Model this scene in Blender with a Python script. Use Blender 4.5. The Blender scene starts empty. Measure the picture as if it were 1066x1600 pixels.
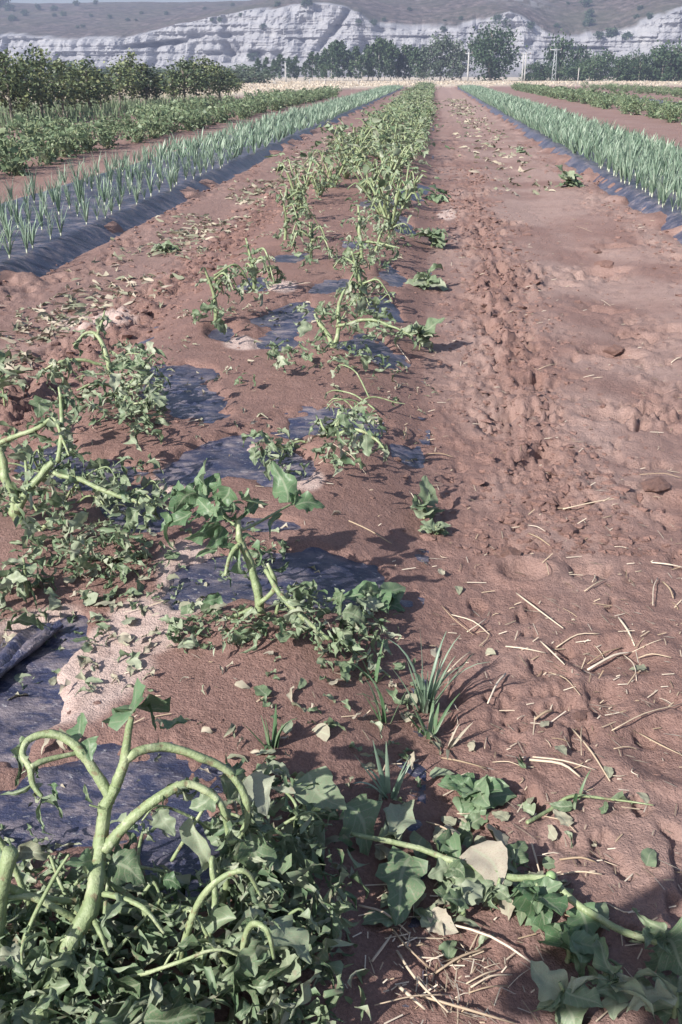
import bpy, math, random
import numpy as np
from mathutils import Vector, Matrix

R = math.radians
rng = np.random.default_rng(11)
random.seed(5)
scene = bpy.context.scene
COL = scene.collection

# ------------------------------------------------------------------ camera
FPX = 1505.0                       # focal length in photo pixels (1066 x 1600)
PITCH = math.atan(685 / FPX)
PSI = math.atan(146 * math.cos(PITCH) / FPX)
CAMH = 1.5
cam_d = bpy.data.cameras.new('camera')
cam = bpy.data.objects.new('camera', cam_d)
COL.objects.link(cam)
cam.location = (0, 0, CAMH)
cam.rotation_euler = (R(90) - PITCH, 0, PSI)
cam_d.sensor_fit = 'VERTICAL'
cam_d.angle = 2 * math.atan(800 / FPX)
cam_d.clip_start = 0.05
cam_d.clip_end = 3000
scene.camera = cam

# ------------------------------------------------------------------ world and sun
SUN_AZ, SUN_EL = R(42), R(35)      # heading the light travels to (from +Y towards +X), elevation
world = bpy.data.worlds.new('World')
scene.world = world
world.use_nodes = True
wn = world.node_tree
for n in list(wn.nodes):
    wn.nodes.remove(n)
sky = wn.nodes.new('ShaderNodeTexSky')
sky.sky_type = 'NISHITA'
sky.sun_disc = False
sky.sun_elevation = SUN_EL
sky.sun_rotation = SUN_AZ + math.pi
sky.air_density = 1.0
sky.dust_density = 1.6
sky.ozone_density = 1.0
bg = wn.nodes.new('ShaderNodeBackground')
bg.inputs['Strength'].default_value = 0.07
wo = wn.nodes.new('ShaderNodeOutputWorld')
wn.links.new(sky.outputs[0], bg.inputs[0])
wn.links.new(bg.outputs[0], wo.inputs[0])
sl = bpy.data.lights.new('sun', 'SUN')
sl.energy = 5.0
sl.angle = R(0.55)
sl.color = (1.0, 0.955, 0.89)
so = bpy.data.objects.new('sun', sl)
COL.objects.link(so)
ldir = Vector((math.sin(SUN_AZ) * math.cos(SUN_EL), math.cos(SUN_AZ) * math.cos(SUN_EL), -math.sin(SUN_EL)))
so.rotation_euler = ldir.to_track_quat('-Z', 'Y').to_euler()
so.location = (-20, -20, 30)
scene.view_settings.view_transform = 'Standard'
scene.view_settings.look = 'None'
scene.view_settings.gamma = 1.0
scene.view_settings.exposure = 0.95
scene.cycles.max_bounces = 6
scene.cycles.volume_bounces = 0

# ------------------------------------------------------------------ helpers: photo pixels to places
cp, sp = math.cos(PITCH), math.sin(PITCH)
cs, sn = math.cos(PSI), math.sin(PSI)

def ray(x, y):
    r = (x - 533) / FPX
    u = (800 - y) / FPX
    h = cp + u * sp
    return (r * cs - h * sn, h * cs + r * sn, -sp + u * cp)

def atz(x, y, z=0.0):
    d = ray(x, y)
    t = (z - CAMH) / d[2]
    return Vector((d[0] * t, d[1] * t, z))

def aty(x, y, Y):
    d = ray(x, y)
    t = Y / d[1]
    return Vector((d[0] * t, Y, CAMH + d[2] * t))

def proj(X, Y, Z):
    dz = Z - CAMH
    r = X * cs + Y * sn
    h = -X * sn + Y * cs
    f = h * cp - dz * sp
    u = h * sp + dz * cp
    f = np.maximum(f, 1e-3)
    return 533 + FPX * r / f, 800 - FPX * u / f

# ------------------------------------------------------------------ helpers: noise
def _h(ix, iy, seed):
    n = (ix.astype(np.int64) * 374761393 + iy.astype(np.int64) * 668265263 + seed * 974634777) & 0xFFFFFFFF
    n = ((n ^ (n >> 13)) * 1274126177) & 0xFFFFFFFF
    n = ((n ^ (n >> 16)) * 2246822519) & 0xFFFFFFFF
    return ((n ^ (n >> 15)) & 0xFFFFFF) / float(0xFFFFFF)

def vnoise(x, y, seed=0):
    ix, iy = np.floor(x), np.floor(y)
    fx, fy = x - ix, y - iy
    fx = fx * fx * fx * (fx * (fx * 6 - 15) + 10)
    fy = fy * fy * fy * (fy * (fy * 6 - 15) + 10)
    a, b = _h(ix, iy, seed), _h(ix + 1, iy, seed)
    c, d = _h(ix, iy + 1, seed), _h(ix + 1, iy + 1, seed)
    return (a * (1 - fx) + b * fx) * (1 - fy) + (c * (1 - fx) + d * fx) * fy

def fbm(x, y, o=4, seed=0, gain=0.5):
    s, a, t = 0.0, 1.0, 0.0
    for k in range(o):
        s = s + a * vnoise(x * 2 ** k + 17.3 * k, y * 2 ** k - 9.1 * k, seed + k)
        t += a
        a *= gain
    return s / t

def worley(x, y, seed=0):
    ix, iy = np.floor(x), np.floor(y)
    f1 = np.full(np.shape(x), 9.0)
    hid = np.zeros(np.shape(x))
    for dx in (-1, 0, 1):
        for dy in (-1, 0, 1):
            cx, cy = ix + dx, iy + dy
            px = cx + _h(cx, cy, seed)
            py = cy + _h(cx, cy, seed + 7)
            d = np.hypot(px - x, py - y)
            m = d < f1
            f1 = np.where(m, d, f1)
            hid = np.where(m, _h(cx, cy, seed + 13), hid)
    return f1, hid

def sstep(a, b, x):
    t = np.clip((x - a) / (b - a), 0, 1)
    return t * t * (3 - 2 * t)

# ------------------------------------------------------------------ helpers: meshes and objects
class Geo:
    """collects quads and triangles with a tone per vertex; build() links ONE mesh object"""
    def __init__(self):
        self.v, self.q, self.t, self.tone, self.n = [], [], [], [], 0

    def add(self, V, quads=None, tris=None, tone=0.5):
        V = np.asarray(V, dtype=float)
        if quads is not None and len(quads):
            self.q.append(np.asarray(quads, dtype=np.int64) + self.n)
        if tris is not None and len(tris):
            self.t.append(np.asarray(tris, dtype=np.int64) + self.n)
        self.v.append(V)
        tt = np.full(len(V), tone) if np.isscalar(tone) else np.asarray(tone)
        self.tone.append(tt)
        self.n += len(V)

    def mesh(self, name, mat, smooth=True):
        V = np.concatenate(self.v) if self.v else np.zeros((0, 3))
        q = np.concatenate(self.q) if self.q else np.zeros((0, 4), np.int64)
        t = np.concatenate(self.t) if self.t else np.zeros((0, 3), np.int64)
        me = bpy.data.meshes.new(name)
        me.vertices.add(len(V))
        me.vertices.foreach_set('co', V.astype(np.float32).ravel())
        idx = np.concatenate([q.ravel(), t.ravel()]).astype(np.int32)
        tot = np.concatenate([np.full(len(q), 4), np.full(len(t), 3)]).astype(np.int32)
        me.loops.add(len(idx))
        me.loops.foreach_set('vertex_index', idx)
        me.polygons.add(len(tot))
        me.polygons.foreach_set('loop_start', (np.cumsum(tot) - tot).astype(np.int32))
        me.polygons.foreach_set('loop_total', tot)
        me.polygons.foreach_set('use_smooth', np.full(len(tot), smooth))
        at = me.attributes.new('tone', 'FLOAT', 'POINT')
        at.data.foreach_set('value', np.concatenate(self.tone).astype(np.float32))
        me.update(calc_edges=True)
        me.validate()
        if mat:
            me.materials.append(mat)
        return me

    def build(self, name, mat, parent=None, smooth=True):
        return link(name, self.mesh(name, mat, smooth), parent)

def link(name, me, parent=None):
    o = bpy.data.objects.new(name, me)
    COL.objects.link(o)
    if parent is not None:
        o.parent = parent
    return o

def tag(o, label=None, cat=None, group=None, kind=None):
    if label: o['label'] = label
    if cat: o['category'] = cat
    if group: o['group'] = group
    if kind: o['kind'] = kind
    return o

def thing(name, label, cat, loc=(0, 0, 0), group=None):
    o = bpy.data.objects.new(name, None)
    COL.objects.link(o)
    o.location = loc
    o.empty_display_size = 0.1
    return tag(o, label, cat, group)

def copy_thing(src, loc, rz=0.0, sc=1.0, label=None, group=None):
    r = src.copy()
    COL.objects.link(r)
    r.location = loc
    r.rotation_euler = (0, 0, rz)
    r.scale = (sc, sc, sc)
    if label: r['label'] = label
    if group: r['group'] = group
    for ch in KIDS.get(src.name, []):
        c = ch.copy()
        COL.objects.link(c)
        c.parent = r
    return r

KIDS = {}

def kid(root, *objs):
    KIDS.setdefault(root.name, []).extend(objs)

def spline(pts, n):
    P = np.asarray([list(p) for p in pts], dtype=float)
    if len(P) == 2:
        s = np.linspace(0, 1, n)[:, None]
        return P[0] * (1 - s) + P[1] * s
    Q = np.vstack([2 * P[0] - P[1], P, 2 * P[-1] - P[-2]])
    m = len(P) - 1
    out = []
    for u in np.linspace(0, m, n):
        i = min(int(u), m - 1)
        t = u - i
        p0, p1, p2, p3 = Q[i], Q[i + 1], Q[i + 2], Q[i + 3]
        out.append(0.5 * ((2 * p1) + (-p0 + p2) * t + (2 * p0 - 5 * p1 + 4 * p2 - p3) * t * t + (-p0 + 3 * p1 - 3 * p2 + p3) * t ** 3))
    return np.asarray(out)

def tube(g, pts, radii, k=7, n=None, tone=0.5, wob=0.06, organic=False):
    n = n or max(2, 5 * (len(pts) - 1) + 1)
    C = spline(pts, n)
    rr = np.interp(np.linspace(0, 1, n), np.linspace(0, 1, len(radii)), radii)
    rib = np.ones(k)
    if organic:            # ribs, joints every few centimetres and slight kinks at them
        arc = np.concatenate([[0], np.cumsum(np.linalg.norm(np.diff(C, axis=0), axis=1))])
        joints = np.arange(rng.uniform(0.01, 0.03), arc[-1], rng.uniform(0.045, 0.075))
        for jt in joints:
            rr = rr * (1 + 0.11 * np.exp(-((arc - jt) / 0.007) ** 2))
        kx = np.stack([np.interp(arc, np.concatenate([[0], joints, [arc[-1]]]), np.concatenate([[0], rng.normal(size=len(joints)) * 0.32, [0]])) for _ in range(3)], 1)
        C = C + kx * rr[:, None]
        rib = 1 + 0.09 * np.cos(np.arange(k) * math.pi * 2 * 3.0 / k * (k / 6.0))
    T = np.gradient(C, axis=0)
    T /= np.linalg.norm(T, axis=1)[:, None] + 1e-9
    up = np.array([0.31, 0.52, 0.8])
    if abs(np.dot(up, T[0])) > 0.9:
        up = np.array([0.9, -0.2, 0.1])
    N = np.cross(T[0], up)
    N /= np.linalg.norm(N)
    V = []
    a = np.linspace(0, 2 * math.pi, k, endpoint=False)
    for i in range(n):
        N = N - T[i] * np.dot(N, T[i])
        N /= np.linalg.norm(N) + 1e-9
        B = np.cross(T[i], N)
        r = rr[i] * rib * (1 + wob * rng.normal(size=k) * (0 if k < 5 else 1))
        V.append(C[i] + r[:, None] * (np.cos(a)[:, None] * N + np.sin(a)[:, None] * B))
    V = np.concatenate(V + [C[:1], C[-1:]])
    i = np.arange(n - 1)[:, None] * k
    j = np.arange(k)[None, :]
    j2 = (j + 1) % k
    q = np.stack([i + j, i + j2, i + k + j2, i + k + j], axis=-1).reshape(-1, 4)
    c0, c1 = n * k, n * k + 1
    tr = [(c0, (m + 1) % k, m) for m in range(k)] + [(c1, (n - 1) * k + m, (n - 1) * k + (m + 1) % k) for m in range(k)]
    g.add(V, q, tr, tone)
    return C

# ------------------------------------------------------------------ materials
def mat(name):
    m = bpy.data.materials.new(name)
    m.use_nodes = True
    nt = m.node_tree
    b = nt.nodes['Principled BSDF']
    return m, nt, b

def N(nt, typ, **kw):
    n = nt.nodes.new(typ)
    for k, v in kw.items():
        if k in n.inputs:
            n.inputs[k].default_value = v
        else:
            setattr(n, k, v)
    return n

def ramp(nt, fac, stops, interp='LINEAR'):
    r = nt.nodes.new('ShaderNodeValToRGB')
    cr = r.color_ramp
    cr.interpolation = interp
    while len(cr.elements) < len(stops):
        cr.elements.new(0.5)
    for e, (p, c) in zip(cr.elements, stops):
        e.position = p
        e.color = (c[0], c[1], c[2], 1) if not np.isscalar(c) else (c, c, c, 1)
    nt.links.new(fac, r.inputs[0])
    return r.outputs[0]

def mixc(nt, fac, a, b, mode='MIX'):
    m = nt.nodes.new('ShaderNodeMix')
    m.data_type = 'RGBA'
    m.blend_type = mode
    for s, v in ((m.inputs[0], fac), (m.inputs[6], a), (m.inputs[7], b)):
        if isinstance(v, bpy.types.NodeSocket):
            nt.links.new(v, s)
        elif s == m.inputs[0]:
            s.default_value = v
        elif np.isscalar(v):
            s.default_value = (v, v, v, 1)
        else:
            s.default_value = (v[0], v[1], v[2], 1)
    return m.outputs[2]

def math_(nt, op, a, b=None):
    m = nt.nodes.new('ShaderNodeMath')
    m.operation = op
    for s, v in zip(m.inputs, (a, b)):
        if v is None: continue
        if isinstance(v, bpy.types.NodeSocket):
            nt.links.new(v, s)
        else:
            s.default_value = v
    return m.outputs[0]

def coords(nt, scale=(1, 1, 1), obj=False):
    t = nt.nodes.new('ShaderNodeTexCoord')
    mp = nt.nodes.new('ShaderNodeMapping')
    mp.inputs['Scale'].default_value = scale
    nt.links.new(t.outputs['Object' if obj else 'Generated'], mp.inputs[0])
    return mp.outputs[0]

def noise(nt, scale, detail=4, rough=0.55, vec=None, scl=(1, 1, 1)):
    n = nt.nodes.new('ShaderNodeTexNoise')
    n.inputs['Scale'].default_value = scale
    n.inputs['Detail'].default_value = detail
    n.inputs['Roughness'].default_value = rough
    nt.links.new(vec or coords(nt, scl, True), n.inputs['Vector'])
    return n.outputs['Fac']

def bump(nt, b, h, strength, dist):
    bn = nt.nodes.new('ShaderNodeBump')
    bn.inputs['Strength'].default_value = strength
    bn.inputs['Distance'].default_value = dist
    nt.links.new(h, bn.inputs['Height'])
    nt.links.new(bn.outputs[0], b.inputs['Normal'])

def attr(nt, name):
    a = nt.nodes.new('ShaderNodeAttribute')
    a.attribute_name = name
    return a.outputs['Fac']

def leaf_mat(name, stops, rough=0.55, trans=0.25, spec=0.35, nscale=60, dust=0.0):
    """leaf colour picked by the leaf's own tone (joined foliage) or the object's random number"""
    m, nt, b = mat(name)
    oi = nt.nodes.new('ShaderNodeObjectInfo')
    s = math_(nt, 'FRACT', math_(nt, 'ADD', attr(nt, 'tone'), oi.outputs['Random']))
    nz = noise(nt, nscale, 3, 0.6)
    s2 = math_(nt, 'ADD', math_(nt, 'MULTIPLY', s, 0.82), math_(nt, 'MULTIPLY', math_(nt, 'SUBTRACT', nz, 0.3), 0.3))
    c = ramp(nt, s2, stops)
    rib, lt = attr(nt, 'rib'), attr(nt, 'lt')
    veins = math_(nt, 'SINE', math_(nt, 'SUBTRACT', math_(nt, 'MULTIPLY', lt, 42.0), math_(nt, 'MULTIPLY', rib, -9.0)))
    vm = math_(nt, 'MULTIPLY', ramp(nt, veins, [(0.86, 0.0), (0.98, 0.28)]), ramp(nt, rib, [(0.02, 0.0), (0.1, 1.0)]))
    vm = math_(nt, 'MAXIMUM', vm, ramp(nt, rib, [(0.88, 0.0), (0.95, 0.5)]))
    c = mixc(nt, vm, c, (0.36, 0.40, 0.28))
    if dust:               # dried mud and scorched spots
        c = mixc(nt, ramp(nt, noise(nt, 38, 4, 0.7), [(0.52, 0.0), (0.68, dust)]), c, (0.27, 0.21, 0.16))
    nt.links.new(c, b.inputs['Base Color'])
    b.inputs['Roughness'].default_value = rough
    b.inputs['Specular IOR Level'].default_value = spec
    if trans > 0:
        tr = nt.nodes.new('ShaderNodeBsdfTranslucent')
        nt.links.new(c, tr.inputs[0])
        mx = nt.nodes.new('ShaderNodeMixShader')
        mx.inputs[0].default_value = trans
        nt.links.new(b.outputs[0], mx.inputs[1])
        nt.links.new(tr.outputs[0], mx.inputs[2])
        nt.links.new(mx.outputs[0], nt.nodes['Material Output'].inputs[0])
    return m

M = {}
# soil: reddish loam, dried silt, dry stubble ground beyond the field
m, nt, b = mat('soil')
n1 = noise(nt, 1.3, 5, 0.6)
n2 = noise(nt, 14, 5, 0.65)
n3 = noise(nt, 120, 3, 0.6)
base = ramp(nt, n1, [(0.3, (0.168, 0.091, 0.075)), (0.52, (0.222, 0.129, 0.109)), (0.75, (0.285, 0.187, 0.168))])
base = mixc(nt, 0.55, base, ramp(nt, n2, [(0.32, (0.14, 0.078, 0.062)), (0.55, (0.222, 0.129, 0.109)), (0.75, (0.30, 0.197, 0.176))]))
base = mixc(nt, 0.35, base, ramp(nt, n3, [(0.35, (0.13, 0.072, 0.058)), (0.62, (0.30, 0.19, 0.16))]))
silt = math_(nt, 'MULTIPLY', attr(nt, 'silt'), ramp(nt, n2, [(0.25, 0.4), (0.5, 1.0)]))
base = mixc(nt, silt, base, (0.49, 0.375, 0.335))
dryc = ramp(nt, noise(nt, 0.35, 5, 0.65), [(0.3, (0.41, 0.34, 0.265)), (0.6, (0.53, 0.46, 0.37))])
base = mixc(nt, attr(nt, 'dry'), base, dryc)
nt.links.new(base, b.inputs['Base Color'])
rr = mixc(nt, attr(nt, 'silt'), ramp(nt, n2, [(0.3, 0.52), (0.7, 0.85)]), 0.8)
nt.links.new(rr, b.inputs['Roughness'])
b.inputs['Specular IOR Level'].default_value = 0.35
hb = math_(nt, 'ADD', math_(nt, 'MULTIPLY', noise(nt, 45, 6, 0.7), 1.0), math_(nt, 'MULTIPLY', noise(nt, 190, 3, 0.6), 0.4))
bump(nt, b, hb, 0.7, 0.022)
M['soil'] = m

m, nt, b = mat('plastic_film')
nA = noise(nt, 1.0, 6, 0.7, scl=(10, 17, 10))
nB = noise(nt, 1.0, 4, 0.6, scl=(3, 3, 3))
nC = noise(nt, 1.0, 3, 0.75, scl=(50, 85, 60))
dust = math_(nt, 'MULTIPLY', ramp(nt, nA, [(0.44, 0.0), (0.62, 0.9)]), ramp(nt, nB, [(0.38, 0.15), (0.58, 1.0)]))
c = mixc(nt, dust, ramp(nt, nB, [(0.3, (0.019, 0.022, 0.046)), (0.7, (0.046, 0.051, 0.098))]), (0.24, 0.20, 0.205))
c = mixc(nt, ramp(nt, nC, [(0.61, 0.0), (0.70, 0.7)]), c, (0.38, 0.37, 0.38))
nt.links.new(c, b.inputs['Base Color'])
nt.links.new(ramp(nt, nA, [(0.4, 0.28), (0.7, 0.55)]), b.inputs['Roughness'])
b.inputs['Specular IOR Level'].default_value = 0.6
bump(nt, b, math_(nt, 'ADD', nA, math_(nt, 'MULTIPLY', nC, 0.4)), 0.6, 0.02)
M['film'] = m

WILT = [(0.0, (0.068, 0.115, 0.058)), (0.25, (0.12, 0.185, 0.10)), (0.5, (0.18, 0.245, 0.145)), (0.75, (0.26, 0.315, 0.21)), (0.9, (0.34, 0.365, 0.275)), (1.0, (0.30, 0.26, 0.19))]
M['leaf_wilt'] = leaf_mat('wilted_leaf', WILT, 0.5, 0.22, 0.4, 60, 0.75)
M['leaf_fresh'] = leaf_mat('fresh_leaf', [(0.0, (0.07, 0.14, 0.065)), (0.5, (0.125, 0.215, 0.11)), (1.0, (0.23, 0.31, 0.19))], 0.45, 0.3, 0.4, 60, 0.45)
M['leaf_dry'] = leaf_mat('dried_leaf', [(0.0, (0.16, 0.18, 0.12)), (0.4, (0.26, 0.26, 0.19)), (0.75, (0.36, 0.32, 0.25)), (1.0, (0.44, 0.39, 0.32))], 0.7, 0.1, 0.3, 60, 0.7)
M['leaf_row'] = leaf_mat('row_leaf', [(0.0, (0.075, 0.12, 0.065)), (0.4, (0.135, 0.195, 0.105)), (0.75, (0.21, 0.27, 0.155)), (1.0, (0.32, 0.35, 0.23))], 0.5, 0.25, 0.4)
M['leek'] = leaf_mat('leek_leaf', [(0.0, (0.13, 0.205, 0.14)), (0.5, (0.215, 0.305, 0.215)), (1.0, (0.35, 0.42, 0.32))], 0.42, 0.25, 0.5)
M['leek_shank'] = leaf_mat('leek_shank', [(0.0, (0.42, 0.47, 0.34)), (1.0, (0.62, 0.64, 0.52))], 0.45, 0.0, 0.4)
M['straw'] = leaf_mat('straw', [(0.0, (0.27, 0.19, 0.12)), (0.4, (0.46, 0.37, 0.27)), (1.0, (0.64, 0.56, 0.46))], 0.6, 0.0, 0.35)
M['dry_grass'] = leaf_mat('dry_grass', [(0.0, (0.42, 0.35, 0.27)), (0.5, (0.53, 0.46, 0.37)), (1.0, (0.62, 0.55, 0.46))], 0.7, 0.2, 0.2)
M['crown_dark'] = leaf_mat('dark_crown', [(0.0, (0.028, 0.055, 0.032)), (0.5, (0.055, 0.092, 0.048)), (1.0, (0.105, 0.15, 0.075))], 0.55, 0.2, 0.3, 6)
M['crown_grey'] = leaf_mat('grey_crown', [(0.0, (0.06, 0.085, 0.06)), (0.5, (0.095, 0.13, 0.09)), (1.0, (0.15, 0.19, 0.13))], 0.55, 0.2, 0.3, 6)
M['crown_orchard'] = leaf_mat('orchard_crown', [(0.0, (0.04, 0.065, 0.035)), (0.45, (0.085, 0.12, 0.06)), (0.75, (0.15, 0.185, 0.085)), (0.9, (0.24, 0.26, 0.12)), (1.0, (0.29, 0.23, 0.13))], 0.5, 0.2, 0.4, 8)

m, nt, b = mat('plant_stem')
n1 = noise(nt, 1.0, 5, 0.65, scl=(55, 55, 55))
n2 = noise(nt, 1.0, 3, 0.6, scl=(14, 14, 14))
c = ramp(nt, n2, [(0.3, (0.16, 0.215, 0.10)), (0.55, (0.25, 0.305, 0.16)), (0.75, (0.38, 0.415, 0.26))])
c = mixc(nt, ramp(nt, n1, [(0.58, 0.0), (0.70, 0.45)]), c, (0.52, 0.53, 0.40))
c = mixc(nt, ramp(nt, n1, [(0.36, 0.8), (0.43, 0.0)]), c, (0.19, 0.15, 0.09))
nt.links.new(c, b.inputs['Base Color'])
b.inputs['Roughness'].default_value = 0.5
b.inputs['Specular IOR Level'].default_value = 0.4
bump(nt, b, n1, 0.6, 0.008)
M['stem'] = m

m, nt, b = mat('rock_and_scrub')
tc = coords(nt, (1, 1, 1), True)
strata = N(nt, 'ShaderNodeTexNoise')
strata.inputs['Scale'].default_value = 1.0
strata.inputs['Detail'].default_value = 6
strata.inputs['Roughness'].default_value = 0.6
nt.links.new(coords(nt, (0.05, 0.05, 0.6), True), strata.inputs['Vector'])
blot = noise(nt, 0.09, 6, 0.65)
rock = ramp(nt, strata.outputs['Fac'], [(0.28, (0.19, 0.19, 0.21)), (0.42, (0.28, 0.28, 0.30)), (0.60, (0.33, 0.33, 0.34)), (0.8, (0.26, 0.255, 0.26))])
rock = mixc(nt, 0.45, rock, ramp(nt, blot, [(0.3, (0.16, 0.16, 0.18)), (0.5, (0.28, 0.28, 0.30)), (0.72, (0.37, 0.365, 0.37))]))
scn = noise(nt, 0.28, 7, 0.72)
scrub = ramp(nt, scn, [(0.34, (0.025, 0.03, 0.02)), (0.46, (0.07, 0.058, 0.05)), (0.56, (0.125, 0.10, 0.092)), (0.68, (0.21, 0.17, 0.165))])
scrub = mixc(nt, ramp(nt, noise(nt, 0.03, 4, 0.6), [(0.4, 0.0), (0.65, 0.55)]), scrub, (0.075, 0.08, 0.05))
nt.links.new(mixc(nt, attr(nt, 'tone'), scrub, rock), b.inputs['Base Color'])
b.inputs['Roughness'].default_value = 0.95
b.inputs['Specular IOR Level'].default_value = 0.1
bump(nt, b, math_(nt, 'ADD', strata.outputs['Fac'], noise(nt, 0.6, 5, 0.7)), 0.6, 1.0)
M['rock'] = m

def plain(name, col, rough=0.7, nsc=8, amt=0.35, spec=0.3, metal=0.0):
    m, nt, b = mat(name)
    c = mixc(nt, ramp(nt, noise(nt, nsc, 5, 0.6), [(0.3, 0.0), (0.7, 1.0)]), [x * (1 - amt) for x in col], [min(1, x * (1 + amt)) for x in col])
    nt.links.new(c, b.inputs['Base Color'])
    b.inputs['Roughness'].default_value = rough
    b.inputs['Specular IOR Level'].default_value = spec
    b.inputs['Metallic'].default_value = metal
    return m
M['bark'] = plain('bark', (0.20, 0.175, 0.15), 0.9, 3)
M['bark_pale'] = plain('pale_bark', (0.42, 0.40, 0.38), 0.85, 3)
M['concrete'] = plain('pole_concrete', (0.36, 0.355, 0.345), 0.8, 4, 0.15)
M['steel'] = plain('galvanised_steel', (0.33, 0.35, 0.37), 0.5, 4, 0.15)
M['cloth'] = plain('jacket_cloth', (0.10, 0.12, 0.17), 0.9, 20)
M['phone'] = plain('phone_case', (0.03, 0.03, 0.035), 0.4, 20)
M['fruit'] = plain('green_fruit', (0.22, 0.32, 0.15), 0.45, 60, 0.3, 0.4)
M['insulator'] = plain('insulator', (0.25, 0.20, 0.17), 0.4, 20)
M['clod'] = M['soil']

# ------------------------------------------------------------------ ground relief
FILM_PX = [  # patches of bare plastic on the middle bed: centre, half axes (photo px), tilt
    (295, 626, 58, 40, 8), (500, 672, 112, 32, -8), (330, 725, 70, 28, -24), (430, 735, 60, 25, 0), (480, 905, 168, 46, -3), (330, 925, 60, 46, -20),
    (120, 1245, 190, 85, -10), (5, 1160, 90, 90, 0), (290, 1340, 60, 70, 0), (60, 1015, 70, 40, -28), (20, 1060, 60, 35, -20),
    (445, 512, 50, 30, -12), (600, 478, 28, 20, 0), (575, 552, 55, 22, 6), (350, 525, 30, 13, 0), (515, 452, 30, 11, -5), (614, 430, 28, 13, 10),
    (625, 350, 24, 14, 10), (560, 385, 26, 7, 0), (455, 408, 34, 8, -6), (640, 302, 18, 9, 10), (600, 318, 34, 9, 0), (640, 690, 40, 14, 0),
    (150, 750, 60, 26, 0), (215, 810, 70, 46, 10), (70, 720, 50, 30, 0), (420, 830, 50, 12, 0), (660, 290, 10, 6, 0), (395, 450, 30, 14, 0)]
SILT_PX = [(370, 722, 45, 26, 0), (110, 1075, 120, 62, -15), (290, 905, 60, 52, -35), (50, 990, 85, 26, -20), (270, 960, 90, 30, -10), (700, 325, 16, 8, 0), (440, 455, 26, 12, 0),
           (215, 1010, 70, 30, 0), (275, 760, 40, 30, -20), (140, 480, 70, 16, -8), (600, 905, 20, 12, 0), (480, 760, 30, 20, 0), (390, 545, 40, 12, 0), (560, 900, 26, 20, 30), (280, 590, 40, 12, 0)]

def ellipses(lst, X, Y, Z, ns, amp):
    px, py = proj(X, Y, Z)
    w = (fbm(X * ns, Y * ns, 4, 71) - 0.5) * amp
    best = np.full(np.shape(X), -9.0)
    for (cx, cy, a, b_, ang) in lst:
        c, s = math.cos(R(ang)), math.sin(R(ang))
        dx, dy = px - cx, py - cy
        u = (dx * c + dy * s) / a
        v = (-dx * s + dy * c) / b_
        best = np.maximum(best, 1 - np.sqrt(u * u + v * v))
    return best + w

def bedp(X, x0, x1, h, e):
    return h * sstep(x0, x0 + e, X) * sstep(x1, x1 - e, X)

BED = (-1.85, 0.10)
LEEK_L = (-5.25, -3.12)
LEEK_R = (2.40, 4.55)
FARBED = (11.2, 13.2)

def film_c(X, Y):
    near = 1 / (1 + (Y / 14.0) ** 2)
    z = bedp(X, BED[0], BED[1], 0.10, 0.5)
    z = z + 0.035 * (fbm(X * 1.6, Y * 1.3, 3, 40) - 0.5) * sstep(BED[0], BED[0] + 0.3, X) * sstep(BED[1], BED[1] - 0.3, X)
    return z

def film_l(X, Y, a, b_):
    return bedp(X, a, b_, 0.15, 0.3) - 0.03 + 0.02 * (fbm(X * 2, Y * 1.2, 3, 44) - 0.5)

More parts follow.
